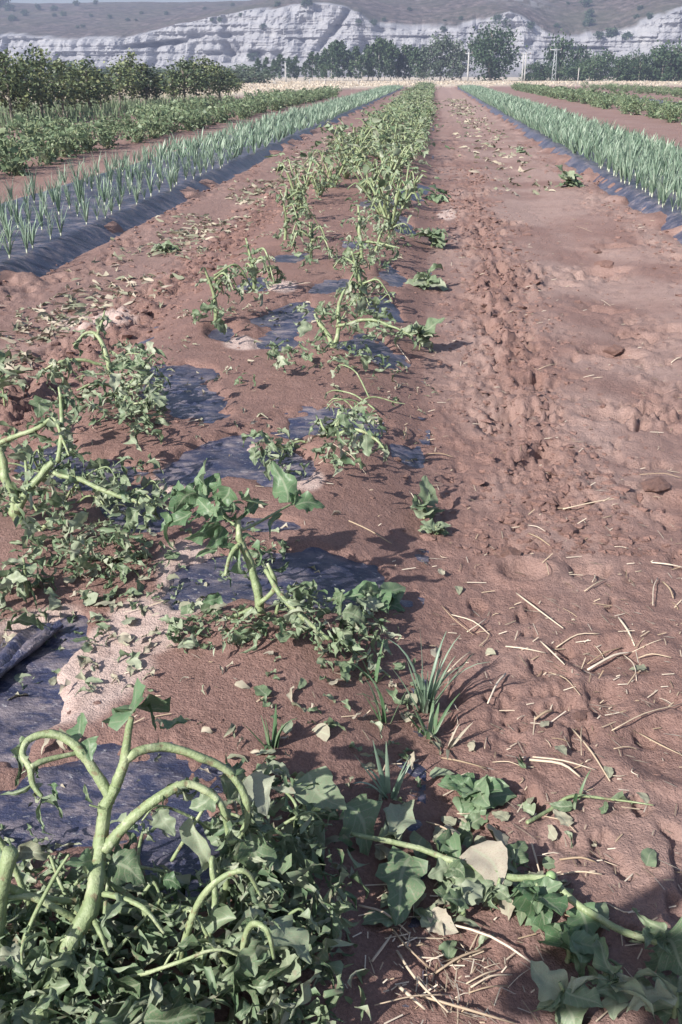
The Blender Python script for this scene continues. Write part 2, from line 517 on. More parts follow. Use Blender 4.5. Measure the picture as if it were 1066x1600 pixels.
def soil_z(X, Y, masks=False):
    X = np.asarray(X, float)
    Y = np.asarray(Y, float)
    near = 1 / (1 + (np.maximum(Y, 0) / 22.0) ** 2)
    vn = 1 / (1 + (np.maximum(Y, 0) / 9.0) ** 3)
    inb = sstep(BED[0] - 0.1, BED[0] + 0.25, X) * sstep(BED[1] + 0.1, BED[1] - 0.25, X)
    z = 0.05 * (fbm(X * 0.6, Y * 0.35, 3, 3) - 0.5) * sstep(60, 20, np.abs(X))
    z = z + 0.021 * near * (fbm(X * 3.2, Y * 2.6, 4, 5) - 0.5)
    z = z + 0.014 * vn * (fbm(X * 17, Y * 17, 3, 8) - 0.5)
    # rough clods beside the bed and along the tractor track
    wob = 0.10 * np.sin(Y * 0.9) + 0.06 * np.sin(Y * 2.3 + 1)
    band = np.exp(-((X - 0.52 - wob * 0.6) / 0.23) ** 2) * sstep(2.6, 4.6, Y)
    band = band + 0.9 * np.exp(-((X + 1.98 - wob) / 0.24) ** 2) * sstep(3.0, 4.2, Y)
    band = band + 0.55 * np.exp(-((X + 1.75) / 0.3) ** 2) * sstep(3.5, 4.0, Y) * sstep(6.6, 5.6, Y)
    band = band + 0.55 * np.exp(-((X - 2.15 - wob) / 0.22) ** 2) + 0.5 * np.exp(-((X + 2.98 - wob) / 0.16) ** 2)
    band = band + 0.8 * np.exp(-((X - 0.95) / 0.6) ** 2) * sstep(0.62, 0.72, fbm(X * 1.4, Y * 1.1, 3, 21))
    f, hid = worley(X * 9 + 0.5 * fbm(X * 14, Y * 14, 2, 2), Y * 8, 4)
    f2, hid2 = worley(X * 23, Y * 21, 9)
    lump = np.clip(1 - f * 1.25, 0, 1) ** 0.8 * (0.25 + 0.9 * hid)
    lump2 = np.clip(1 - f2 * 1.2, 0, 1) * (0.2 + hid2)
    rag = np.abs(fbm(X * 11 + 3, Y * 10, 4, 12, 0.6) - 0.5) * 2
    pits = sstep(0.60, 0.72, fbm(X * 8, Y * 6.5, 3, 14)) 
    z = z + near * np.clip(band, 0, 1.2) * (0.05 * lump + 0.10 * rag - 0.085 * pits - 0.03)
    z = z + vn * 0.016 * np.abs(fbm(X * 26, Y * 24, 3, 18, 0.6) - 0.5) * (0.4 + 1.2 * fbm(X * 1.5, Y * 1.2, 2, 19))
    z = z - vn * 0.02 * sstep(0.68, 0.76, fbm(X * 12, Y * 8, 3, 16)) * (1 - inb)
    z = z + 0.006 * vn * lump2 * (0.25 + fbm(X * 2.2, Y * 2.2, 2, 31)) * (1 - 0.5 * inb)
    # wheel ruts in the paths
    z = z - 0.035 * np.exp(-((X - 1.35 - 0.5 * wob) / 0.34) ** 2) - 0.03 * np.exp(-((X + 2.45 - 0.3 * wob) / 0.28) ** 2)
    # prints left in the wet soil
    for (fx, fy, ra, rb, dp) in ((1.10, 5.66, .16, .10, .045), (1.5, 8.5, .2, .14, .05), (0.97, 3.47, .15, .09, .03), (0.36, 2.86, .07, .06, .03),
                                 (1.25, 6.9, .16, .1, .035), (0.9, 4.5, .14, .09, .025), (1.6, 6.3, .15, .1, .03), (1.05, 7.8, .15, .1, .03), (1.75, 9.6, .16, .11, .04), (0.55, 2.35, .13, .08, .02), (0.62, 1.95, .1, .1, .02)):
        q = ((X - fx) / ra) ** 2 + ((Y - fy) / rb) ** 2
        z = z - dp * np.exp(-q * q) + dp * 0.5 * np.exp(-((np.sqrt(q) - 1.45) / 0.35) ** 2)
    # middle bed: silt washed over the plastic, thinner in the bare patches
    zf = film_c(X, Y)
    pm = ellipses(FILM_PX, X, Y, 0.09, 3.6, 1.2) + 0.5 * (fbm(X * 13, Y * 11, 3, 52) - 0.5)
    pm = np.where(Y < 40, pm, -1.0)
    pat = sstep(-0.30, 0.30, pm) * sstep(-1.72, -1.6, X) * sstep(0.06, -0.03, X)
    dep = 0.015 + 0.020 * (fbm(X * 2.4, Y * 2.4, 3, 50) - 0.5) * near - 0.030 * pat
    dep = np.where(pat < 0.25, np.maximum(dep, 0.009), dep)
    zb = zf + dep + (0.25 - 0.2 * pat) * (z + 0.01)
    # little mounds earthed up round the stems
    for (mx, my) in STEM_XY:
        zb = zb + 0.032 * np.exp(-(((X - mx) / 0.2) ** 2 + ((Y - my + 0.03) / 0.16) ** 2)) * (1 - 0.8 * pat)
    z = z * (1 - inb) + zb * inb
    # leek beds: the plastic lies on top of the earth
    for (a, b_) in (LEEK_L, LEEK_R, FARBED):
        inl = sstep(a - 0.02, a + 0.22, X) * sstep(b_ + 0.02, b_ - 0.22, X)
        heap = 0.085 * sstep(0.50, 0.68, fbm(X * 1.8, Y * 1.5, 3, 61)) * (np.exp(-((X - a - 0.08) / 0.14) ** 2) + np.exp(-((X - b_ + 0.08) / 0.14) ** 2))
        z = z * (1 - inl) + (film_l(X, Y, a, b_) - 0.035) * inl + heap
    # stony rise under the dry grass at the end of the field
    dry = sstep(-4, 4, dry_line(X, Y) + 6 * (fbm(X * 0.15, Y * 0.12, 3, 81) - 0.5))
    z = z + 0.25 * dry * sstep(0, 40, Y)
    if masks:
        si = sstep(-0.12, 0.25, ellipses(SILT_PX, X, Y, 0.09, 4.0, 0.7)) * (Y < 30) * (Y > 0.5)
        si = np.maximum(si, 0.28 * sstep(0.52, 0.66, fbm(X * 1.1, Y * 0.8, 4, 77)) * (1 - inb) * sstep(3, 6, Y) * (X > 0) * sstep(40, 10, Y))
        crust = sstep(0.05, 0.35, X) * (1 - 0.75 * np.clip(np.exp(-((X - 0.52) / 0.22) ** 2) * sstep(3, 5, Y), 0, 1)) * sstep(2.6, 2.2, X) * (0.04 + 0.34 * sstep(0.3, 0.75, fbm(X * 1.7, Y * 1.3, 4, 78)))
        crust = np.maximum(crust, 0.22 * fbm(X * 2, Y * 1.3, 3, 79) * ((X < -2.1) | (X > 2.6)))
        si = np.maximum(si, crust * (Y > 0.2))
        si = np.maximum(si, 0.32 * sstep(12, 50, Y) * (np.abs(X - 1.35) < 1.0))
        return z, si, dry
    return z

def dry_line(X, Y):
    """positive on the dry grass side of the field edge"""
    xs = np.array([-400, -60, -24, -19, -14, -12, -8, 0, 10, 40, 120, 400])
    ys = np.array([40, 40, 48, 52, 62, 72, 108, 124, 132, 134, 140, 200])
    return Y - np.interp(X, xs, ys)

STEM_R = [(-0.63, 1.05), (-0.44, 2.24), (-0.36, 3.66), (-0.50, 5.05), (-0.48, 7.7)]
STEM_L = [(-0.74, 1.02), (-1.35, 2.76), (-1.37, 3.95), (-1.27, 5.7), (-1.19, 6.6), (-1.26, 8.7), (-1.32, 10.2)]
STEM_XY = STEM_R + STEM_L

class HGrid:
    def __init__(self, x0, x1, y0, y1, st):
        self.x0, self.y0, self.x1, self.y1, self.st = x0, y0, x1, y1, st
        X, Y = np.meshgrid(np.arange(x0, x1 + st, st), np.arange(y0, y1 + st, st))
        self.Z = soil_z(X, Y)
    def __call__(self, x, y):
        u, v = (x - self.x0) / self.st, (y - self.y0) / self.st
        i, j = int(u), int(v)
        u -= i; v -= j
        Z = self.Z
        return float((Z[j, i] * (1 - u) + Z[j, i + 1] * u) * (1 - v) + (Z[j + 1, i] * (1 - u) + Z[j + 1, i + 1] * u) * v)
HG = [HGrid(-2.8, 2.6, -1, 13, 0.02), HGrid(-30, 30, -2, 150, 0.25)]

def gz(x, y):
    for h in HG:
        if h.x0 <= x < h.x1 - h.st and h.y0 <= y < h.y1 - h.st:
            return h(x, y)
    return float(soil_z(np.array([x]), np.array([y]))[0])

ORD = ('first second third fourth fifth sixth seventh eighth ninth tenth eleventh twelfth thirteenth fourteenth fifteenth sixteenth seventeenth eighteenth nineteenth twentieth '
       'twenty-first twenty-second twenty-third twenty-fourth twenty-fifth twenty-sixth twenty-seventh twenty-eighth twenty-ninth thirtieth').split()

# ground sheet: columns spread with distance so the relief stays fine near the camera
def ground():
    ys = [-900, -400, -150, -60, -25, -10, -5, -3, -2, -1.2, -0.6, -0.2, 0.1, 0.3, 0.5]
    y = 0.62
    while y < 900:
        ys.append(y)
        y += max(0.0075, 0.0056 * y) if y < 140 else 0.05 * y
    ys = np.array(ys)
    nc = 520
    s = np.linspace(-1, 1, nc)
    s = 0.75 * s + 0.25 * s ** 3
    side = np.geomspace(1.0, 1.0 + 700, 44)
    w = np.maximum(1.5, 0.50 * ys + 1.1)
    w = np.minimum(w, 160)
    core = s[None, :] * w[:, None] - 0.12 * np.maximum(ys, 0)[:, None] * 0.4
    lo = core[:, :1] - (side[1:][::-1][None, :] - 1)
    hi = core[:, -1:] + (side[1:][None, :] - 1)
    X = np.concatenate([lo, core, hi], axis=1)
    Y = np.repeat(ys[:, None], X.shape[1], axis=1)
    Z, si, dr = soil_z(X.ravel(), Y.ravel(), True)
    V = np.stack([X.ravel(), Y.ravel(), Z], axis=1)
    nr, ncol = X.shape
    i = np.arange(nr - 1)[:, None] * ncol
    j = np.arange(ncol - 1)[None, :]
    q = np.stack([i + j, i + j + 1, i + ncol + j + 1, i + ncol + j], axis=-1).reshape(-1, 4)
    g = Geo()
    g.add(V, q)
    o = g.build('ground', M['soil'])
    for nm, arr in (('silt', si), ('dry', dr)):
        a = o.data.attributes.new(nm, 'FLOAT', 'POINT')
        a.data.foreach_set('value', arr.astype(np.float32))
    tag(o, 'reddish brown field soil with clods, ruts and washed silt', kind='structure')
    return o
ground()

# ------------------------------------------------------------------ plastic mulch sheets
def sheet(name, fn, x0, x1, y0, y1, nx, label, wr=0.006):
    ys = [y0]
    while ys[-1] < y1:
        ys.append(ys[-1] + max(0.016, 0.008 * ys[-1]))
    ys = np.array(ys)
    xs = np.linspace(x0, x1, nx)
    X, Y = np.meshgrid(xs, ys)
    Z = fn(X, Y)
    Z = Z + wr * (fbm(X * 9, Y * 22, 4, 90) - 0.5) * 2 + wr * 0.8 * np.abs(fbm(X * 5 + Y * 3, Y * 16 - X * 4, 3, 93) - 0.5)
    V = np.stack([X.ravel(), Y.ravel(), Z.ravel()], 1)
    nr, nc = X.shape
    i = np.arange(nr - 1)[:, None] * nc
    j = np.arange(nc - 1)[None, :]
    q = np.stack([i + j, i + j + 1, i + nc + j + 1, i + nc + j], -1).reshape(-1, 4)
    g = Geo()
    g.add(V, q)
    o = g.build(name, M['film'])
    return tag(o, label, 'plastic sheet')

sheet('mulch_sheet', film_c, BED[0] + 0.12, BED[1] - 0.06, 0.7, 34, 90, 'dark plastic sheet half buried in silt along the middle bed', 0.010)
sheet('mulch_sheet', lambda X, Y: film_l(X, Y, *LEEK_L) + 0.004, LEEK_L[0], LEEK_L[1], 4.0, 118, 56, 'dark blue plastic sheet under the leeks in the left bed', 0.010)
sheet('mulch_sheet', lambda X, Y: film_l(X, Y, *LEEK_R) + 0.004, LEEK_R[0], LEEK_R[1], 5.0, 118, 56, 'dark blue plastic sheet under the leeks in the right bed', 0.010)
sheet('mulch_sheet', lambda X, Y: film_l(X, Y, *FARBED) + 0.004, FARBED[0], FARBED[1], 24, 110, 24, 'pale blue plastic strip between the far right crop rows', 0.010)

# rolled flap of torn plastic at the left edge
g = Geo()
a, b_ = atz(-30, 1085, 0.13), atz(102, 975, 0.13)
L = []
for t in np.linspace(0, 1, 26):
    p = a.lerp(b_, t)
    z = float(film_c(np.array([p.x]), np.array([p.y]))[0])
    L.append((p.x, p.y, z))
L = np.array(L)
d = (L[-1] - L[0]); d[2] = 0; d /= np.linalg.norm(d)
side = np.array([-d[1], d[0], 0])
V = []
K = 22
for i_, c in enumerate(L):
    for k in range(K):
        u = k / (K - 1)
        if u < 0.35:
            off, zz = -0.10 + u / 0.35 * 0.08, 0.012 + 0.01 * math.sin(u * 20 + i_ * .4)
        else:
            an = (u - 0.35) / 0.65 * 1.55 * math.pi
            rad = (0.015 + 0.005 * math.sin(i_ * 0.5) + 0.003 * math.sin(i_ * 1.7 + k)) * (1.0 if an < 2.2 else 0.75)
            off, zz = -0.02 + rad * math.sin(an), 0.012 + rad * (1 - math.cos(an))
        V.append(c + side * -off + np.array([0, 0, zz]))
q = [(i_ * K + k, i_ * K + k + 1, (i_ + 1) * K + k + 1, (i_ + 1) * K + k) for i_ in range(len(L) - 1) for k in range(K - 1)]
g.add(V, q)
tag(g.build('plastic_flap', M['film']), 'torn dark plastic edge rolled into a ridge on pale silt', 'plastic sheet')
# ------------------------------------------------------------------ cliff and hillside
CLIFF_Y = 450.0
def hillside():
    px = np.array([-700, -300, -100, 0, 50, 90, 175, 212, 250, 300, 350, 400, 440, 480, 510, 540, 562, 580, 600, 640, 690, 722, 746, 770, 792, 812, 830, 850, 880, 905, 940, 982, 1030, 1066, 1150, 1300, 1700])
    py = np.array([60, 40, 52, 57, 56, 62, 63, 58, 47, 36, 23, 17, 12, 6, 6, 11, 22, 36, 42, 46, 46, 42, 33, 26, 20, 30, 44, 54, 66, 64, 52, 44, 24, 12, 15, 40, 50])
    X = np.concatenate([np.linspace(-900, -260, 60), np.linspace(-258, 258, 640), np.linspace(260, 900, 60)])
    hx = np.array([aty(p, 100, CLIFF_Y).x for p in px])
    hz = np.array([aty(p, q, CLIFF_Y).z for p, q in zip(px, py)])
    top = np.interp(X, hx, hz) + 1.6 * (fbm(X * 0.09, X * 0 + 3, 4, 5) - 0.5)
    # ridge behind: just under the frame at the left, above it elsewhere
    rx = np.array([-900, -330, -240, -170, -110, -60, 0, 80, 200, 400, 900])
    rz = np.array([36, 41.5, 40.4, 40.5, 40.9, 47, 56, 60, 62, 60, 45])
    ridge = np.interp(X, rx, rz) + 1.2 * (fbm(X * 0.05, X * 0 + 9, 4, 6) - 0.5)
    rows, tone = [], []
    for t in np.linspace(0, 1, 10):             # talus
        rows.append((CLIFF_Y - 34 + 22 * t + 0 * X, -1.0 + (0.22 * top + 1) * t ** 1.4)); tone.append(np.full(len(X), 0.25 + 0.75 * t))
    nw = 46
    for t in np.linspace(0, 1, nw)[1:]:         # rock wall with ledges
        z = 0.22 * top + 0.78 * top * t
        zz = z * 0.55
        led = fbm(X * 0.012, zz * 1.0 + 0 * X, 4, 20)
        yy = CLIFF_Y - 12 + 11 * t + 4.5 * (led - 0.5) + 5 * (fbm(X * 0.045, z * 0.05, 4, 22) - 0.5) * 2 + 5.0 * (fbm(X * 0.22, z * 0.12, 4, 24) - 0.5) + 1.6 * (fbm(X * 0.6, z * 0.5, 3, 26) - 0.5)
        # bedding planes: thin beds set back under thicker ones
        beds = np.floor(zz * 1.1 + 1.5 * fbm(X * 0.02, zz * 0, 2, 29))
        yy = yy + 1.3 * (_h(beds, np.floor(X / 40.0), 33) - 0.5)
        # joints and gullies that break the wall into buttresses
        jx = X + 6 * (fbm(X * 0.03, z * 0.08, 3, 37) - 0.5) * 2
        yy = yy + 4.5 * sstep(0.62, 0.78, fbm(jx * 0.10, z * 0.02, 3, 38)) + 2.5 * (_h(np.floor(jx / 7.0), np.floor(z / 5.0), 39) - 0.5)
        # buttress edge and the two dark undercut hollows
        q = (X - np.interp(z, [6, 26], [-52, -36]))
        yy = yy + 5.0 * np.exp(-(q / 2.2) ** 2) * (z > 10) - 3.0 * np.exp(-((q - 10) / 9.0) ** 2) * (z > 8)
        c2 = np.exp(-(((X + 118) / 13.0) ** 4) - ((z - 13.0 - (X + 118) * 0.10) / 0.9) ** 4)
        c3 = np.exp(-(((X + 84) / 4.0) ** 2) - ((z - 10) / 2.6) ** 2) + np.exp(-(((X - 60) / 12.0) ** 4) - ((z - 11) / 0.7) ** 4)
        yy = yy + 9 * c2 + 5 * c3
        z = z + 0 * X
        rows.append((yy, z)); tone.append(np.full(len(X), 1.0))
    base_y = rows[-1][0]
    ker = np.hanning(61); ker /= ker.sum()
    sm = lambda q: np.convolve(np.pad(q, 30, mode='edge'), ker, mode='valid')
    top_s, by_s = sm(top), sm(base_y)
    for k, t in enumerate(np.linspace(0, 1, 44)[1:]):   # slope of grass and scrub above
        wt = min(1.0, t * 8)
        tt_ = top * (1 - wt) + top_s * wt
        yb = base_y * (1 - wt) + by_s * wt
        z = tt_ + (ridge - tt_) * (t ** 0.9)
        yq = yb + (640 - yb) * t
        z = z + 5.0 * (fbm(X * 0.03, yq * 0.05, 5, 41) - 0.5) * math.sin(math.pi * t) ** 0.6
        rows.append((yq, z))
        tn = np.clip(2.0 - t * 60 + 4.5 * (fbm(X * 0.15, 0 * X + t * 9, 4, 43) - 0.5), 0, 1)
        oc = np.exp(-(((X - 35) / 12.0) ** 2) - ((t - 0.3) / 0.10) ** 2) * (fbm(X * 0.3, 0 * X + t * 40, 3, 45) > 0.45)
        tone.append(np.maximum(tn, np.clip(oc, 0, 1)))
    rows.append((rows[-1][0] + 90, ridge * 0.9)); tone.append(np.zeros(len(X)))
    rows.append((rows[-1][0] + 160, ridge * 0 - 1)); tone.append(np.zeros(len(X)))
    nc, nr = len(X), len(rows)
    V = np.stack([np.concatenate([X] * nr), np.concatenate([r[0] for r in rows]), np.concatenate([r[1] for r in rows])], 1)
    i = np.arange(nr - 1)[:, None] * nc
    j = np.arange(nc - 1)[None, :]
    q = np.stack([i + j, i + j + 1, i + nc + j + 1, i + nc + j], -1).reshape(-1, 4)
    g = Geo()
    g.add(V, q, tone=np.concatenate(tone))
    tag(g.build('cliff_hill', M['rock'], smooth=False), 'pale grey layered rock cliff below a brown scrubby hillside', kind='structure')
    return X, top
HX, HTOP = hillside()

# ------------------------------------------------------------------ leaf shapes
NU, NT = 7, 13
def leaf_shape(kind, seed):
    """leaf of length 1 along +Y, face up; returns verts, quads"""
    r = np.random.default_rng(seed)
    n = NT
    P = dict(broad=(0.34, 25, 35, 0.22), wilt=(0.25, 60, 95, 0.34), fold=(0.21, 78, 60, 0.25), shred=(0.19, 45, 80, 0.45), lance=(0.13, 30, 45, 0.12), oval=(0.30, 18, 22, 0.10))[kind]
    W, fold, droop, wav = P
    fold = R(fold * r.uniform(0.6, 1.25))
    droop = R(droop * r.uniform(0.3, 1.5))
    V = []
    y = z = 0.0
    a = 0.0
    ph = r.uniform(0, 6, 6)
    side = r.uniform(-0.22, 0.22)
    tear = r.uniform(0.2, 0.8)
    for i in range(n + 1):
        t = i / n
        sh = max(0.0, math.sin(math.pi * min(1, t * 0.9 + 0.1) ** 0.72)) ** 0.85
        we = [0, 0]
        for s_ in (0, 1):
            w = W * sh * (1 + 0.05 * r.normal())
            if kind in ('broad', 'wilt', 'shred', 'fold'):
                w *= 1 + 0.20 * math.sin(t * 14 + ph[0] + s_ * 1.3) * (1 if kind != 'shred' else 2.2)
                w *= 1 - 0.09 * (i % 2)
            if kind in ('shred', 'wilt') and abs(t - tear) < 0.1 and s_ == (seed % 2):
                w *= 0.35
            we[s_] = w
        if i == 0: we = [0.02, 0.02]
        if i == n: we = [0.008, 0.008]
        if i:
            a = droop * t ** 1.3 + 0.25 * math.sin(t * 5 + ph[4]) * (fold > 0.5)
            y += math.cos(a) / n
            z -= math.sin(a) / n
        cx = side * t * t + 0.05 * math.sin(t * 5 + ph[1])
        for j in range(-3, 4):
            u = j / 3
            w = we[0] if j < 0 else we[1]
            f = fold * (1 + 0.35 * math.sin(t * 6 + ph[2] + u))
            roll = 0.5 * fold * abs(u)
            xx = cx + u * w * math.cos(f * 0.75 + roll * 0.4)
            up = abs(u) * w * math.sin(f) * (1 - 0.35 * abs(u)) + wav * w * (math.sin(t * 11 + ph[3] + 2.5 * u) * abs(u) + 0.5 * math.sin(t * 19 + ph[5] - 3 * u) * abs(u)) * 1.3 + r.normal() * 0.008
            V.append((xx, y + up * math.sin(a), z + up * math.cos(a)))
    q = [(i * NU + j, i * NU + j + 1, (i + 1) * NU + j + 1, (i + 1) * NU + j) for i in range(n) for j in range(NU - 1)]
    return np.array(V), np.array(q)
def lowpoly(V, q):
    """every other row and column, for leaves seen from afar"""
    rows = [0, 2, 5, 8, 11, NT]
    cols = [0, 3, 6]
    W = np.array([V[i * NU + j] for i in rows for j in cols])
    return W, np.array([(i * 3 + j, i * 3 + j + 1, (i + 1) * 3 + j + 1, (i + 1) * 3 + j) for i in range(len(rows) - 1) for j in range(2)])

SHAPES = {k: [leaf_shape(k, 100 + 17 * i + len(k)) for i in range(8)] for k in ('broad', 'wilt', 'fold', 'shred', 'lance', 'oval')}
LOW = {k: [lowpoly(*s) for s in v] for k, v in SHAPES.items()}
LEAFMESH = {}
def leaf_mesh(kind, i, mname):
    key = (kind, i, mname)
    if key not in LEAFMESH:
        g = Geo()
        g.add(*SHAPES[kind][i], tone=0.0)
        me = LEAFMESH[key] = g.mesh('leaf', M[mname])
        u = np.tile(1 - np.abs(np.linspace(-1, 1, NU)), NT + 1)
        t = np.repeat(np.linspace(0, 1, NT + 1), NU)
        for nm, arr in (('rib', u), ('lt', t)):
            me.attributes.new(nm, 'FLOAT', 'POINT').data.foreach_set('value', arr.astype(np.float32))
    return LEAFMESH[key]

def frame(d, nrm):
    d = np.asarray(d, float); d = d / (np.linalg.norm(d) + 1e-9)
    nrm = np.asarray(nrm, float)
    x = np.cross(d, nrm)
    if np.linalg.norm(x) < 1e-4:
        x = np.cross(d, np.array([0.3, 0.7, 0.2]))
    x /= np.linalg.norm(x)
    z = np.cross(x, d)
    return np.stack([x, d, z], axis=1)

def add_leaf(g, kind, pos, d, nrm, size, tone=None, wide=1.0):
    V, q = LOW[kind][rng.integers(8)]
    F = frame(d, nrm)
    g.add((V * np.array([wide, 1, 1]) * size) @ F.T + np.asarray(pos), q, tone=rng.random() if tone is None else tone)

def leaf_obj(name, kind, pos, d, nrm, size, parent=None, mname='leaf_wilt', wide=1.0, origin=None):
    o = link(name, leaf_mesh(kind, int(rng.integers(8)), mname), parent)
    F = frame(d, nrm)
    mw = Matrix([list(F[i] * np.array([wide, 1, 1]) * size) + [float(pos[i])] for i in range(3)] + [[0, 0, 0, 1]])
    if parent is not None:
        mw = Matrix.Translation(-Vector(parent.location if origin is None else origin)) @ mw
    o.matrix_basis = mw
    return o

def rdir(zlo=-1, zhi=1):
    a = rng.uniform(0, 2 * math.pi)
    z = rng.uniform(zlo, zhi)
    c = math.sqrt(max(0, 1 - z * z))
    return np.array([c * math.cos(a), c * math.sin(a), z])

# ------------------------------------------------------------------ trees
def crown_geo(h, wd, base, nclump, nleaf, ls, shape='oval', lobes=None):
    g = Geo()
    cl = []
    for k in range(nclump):
        for _ in range(30):
            u = rng.uniform(-1, 1, 3)
            if np.linalg.norm(u) < 1: break
        t = (u[2] + 1) / 2
        if shape == 'column':
            prof = (0.55 + 0.45 * math.sin(math.pi * min(1, t * 1.1) ** 0.8)) * (1 - 0.75 * max(0, t - 0.7) / 0.3)
            c = np.array([u[0] * wd / 2 * prof, u[1] * wd / 2 * prof, base + (h - base) * t])
        else:
            c = np.array([u[0] * wd / 2, u[1] * wd / 2, base + (h - base) * (0.5 + 0.5 * u[2])])
        cl.append((c, rng.uniform(0.5, 1.3)))
    for c, s in cl:
        rad = wd * 0.17 * s
        tn = rng.random()
        m = int(nleaf * s)
        p = rng.normal(size=(m, 3)) * rad * 0.55 * np.array([1, 1, 0.85]) + c
        for k in range(m):
            d = rdir()
            e = rdir()
            x = np.cross(d, e); x /= np.linalg.norm(x) + 1e-6
            l = ls * rng.uniform(0.6, 1.4)
            w = l * 0.42
            g.add([p[k] - d * l * .5, p[k] + x * w, p[k] + d * l * .5, p[k] - x * w], [(0, 1, 2, 3)], tone=(tn * 0.6 + 0.4 * rng.random()))
    return g, cl

def trunk_geo(h, r, base, cl, nl=5):
    g = Geo()
    top = h * 0.8
    bend = rng.normal(size=2) * h * 0.02
    tube(g, [(0, 0, -0.15), (bend[0], bend[1], base), (bend[0] * 2, 0, (base + top) / 2), (0, 0, top)], [r * 1.25, r, r * 0.6, r * 0.15], 7)
    for c, s in sorted(cl, key=lambda q: -q[1])[:nl]:
        z0 = max(base * 0.7, min(c[2] * 0.7, top * 0.85))
        tube(g, [(bend[0], bend[1], z0), (c[0] * .5, c[1] * .5, (z0 + c[2]) / 2 + 0.05 * h), tuple(c)], [r * 0.42, r * 0.3, r * 0.08], 5)
    return g

def tree_proto(name, label, h, wd, base, r, nclump, nleaf, ls, shape, cm, bm, group=None, nl=5):
    root = thing(name, label, 'tree', (0, 0, 0), group)
    g, cl = crown_geo(h, wd, base, nclump, nleaf, ls, shape)
    c = g.build('crown', M[cm], root, smooth=False)
    t = trunk_geo(h, r, base, cl, nl).build('trunk', M[bm], root)
    kid(root, c, t)
    return root

def place_tree(proto_list, used, i, loc, rz, sc, label=None, group=None):
    p = proto_list[i]
    if i not in used:
        used.add(i)
        p.location = loc; p.rotation_euler = (0, 0, rz); p.scale = (sc, sc, sc)
        if label: p['label'] = label
        if group: p['group'] = group
        return p
    return copy_thing(p, loc, rz, sc, label, group)

# poplar grove in front of the cliff
GY = 205.0
GG = 'trees of the grove below the cliff'
GL = 'green poplar in the dense grove below the pale cliff'
grove = [tree_proto('poplar_tree', GL, 10, 4.2, 1.2, 0.16, 46, 34, 0.5, 'column', 'crown_dark', 'bark_pale', GG) for _ in range(4)]
gu = set()
spec = [(403, 92), (416, 88), (428, 94), (438, 84), (452, 90), (462, 86), (476, 98), (488, 80), (497, 84), (508, 74), (518, 70), (526, 62), (535, 66), (545, 76), (556, 74), (566, 84), (575, 72), (583, 66), (592, 61), (601, 60), (612, 66), (622, 74), (632, 72), (641, 70), (650, 76), (660, 78)]
for k, (px, py) in enumerate(spec):
    Y = GY + rng.uniform(-8, 14)
    a = aty(px, py, Y)
    place_tree(grove, gu, k % 4, (a.x, Y, 0.0), rng.uniform(0, 6), (a.z) / 9.6, 'green poplar below the pale cliff, %s from the left in the grove' % ORD[k], GG)
grey = [tree_proto('willow_tree', 'x', 9, 6.0, 0.8, 0.18, 44, 34, 0.45, 'oval', 'crown_grey', 'bark_pale') for _ in range(2)]
gu = set()
WG = 'silvery trees at the right end of the grove'
for k, (px, py) in enumerate([(672, 66), (690, 55), (708, 62), (722, 78)]):
    Y = GY + rng.uniform(-6, 6)
    a = aty(px, py, Y)
    place_tree(grey, gu, k % 2, (a.x, Y, 0), rng.uniform(0, 6), a.z / 8.8, 'pale silvery willow, %s from the left at the right end of the grove' % ORD[k], WG)
# the big dark tree right of the white pole
big = tree_proto('broad_tree', 'large dark broad tree standing alone right of the white pole', 10.5, 9.4, 0.6, 0.3, 90, 46, 0.5, 'oval', 'crown_dark', 'bark', None, 8)
a = aty(775, 42, GY)
big.location = (a.x, GY, -0.1)
big.scale = (1, 1, a.z / 10.4)
# round trees and bushes to the right of it
rb = [tree_proto('round_tree', 'x', 5, 5.0, 0.25, 0.16, 44, 36, 0.36, 'oval', 'crown_dark', 'bark') for _ in range(3)]
gu = set()
RS = [(880, 54, 5.6, 'tall dark round tree behind the lattice pole'), (905, 72, 5.0, 'dark round tree just right of the tallest one beyond the poles'), (940, 80, 6.5, 'broad round green bush in front of the cliff foot'),
      (925, 84, 4.0, None), (968, 90, 4, None), (985, 86, 4.5, None), (1003, 78, 3.0, 'small pointed dark tree in the right hedge line'), (1020, 90, 5, None), (1042, 74, 6.5, 'tall leafy tree second from the right frame edge'), (1066, 64, 8, 'tallest leafy tree at the right frame edge'), (1095, 66, 8, None), (845, 96, 4.0, None), (860, 100, 4, None), (830, 102, 3.5, None), (905, 100, 5, None), (1035, 98, 5, None), (1060, 98, 5, None), (990, 100, 6, None), (875, 98, 4, None), (1120, 80, 7, None)]
for k, (px, py, w, lb) in enumerate(RS):
    Y = GY + rng.uniform(-12, 10)
    a = aty(px, py, Y)
    o = place_tree(rb, gu, k % 3, (a.x, Y, -0.2), rng.uniform(0, 6), 1.0, lb or 'low dark green bush right of the poles, %s in the hedge line' % ORD[k], None if lb else 'bushes in the hedge line right of the poles')
    o.scale = (w / 5, w / 5, (a.z + 0.2) / 5)
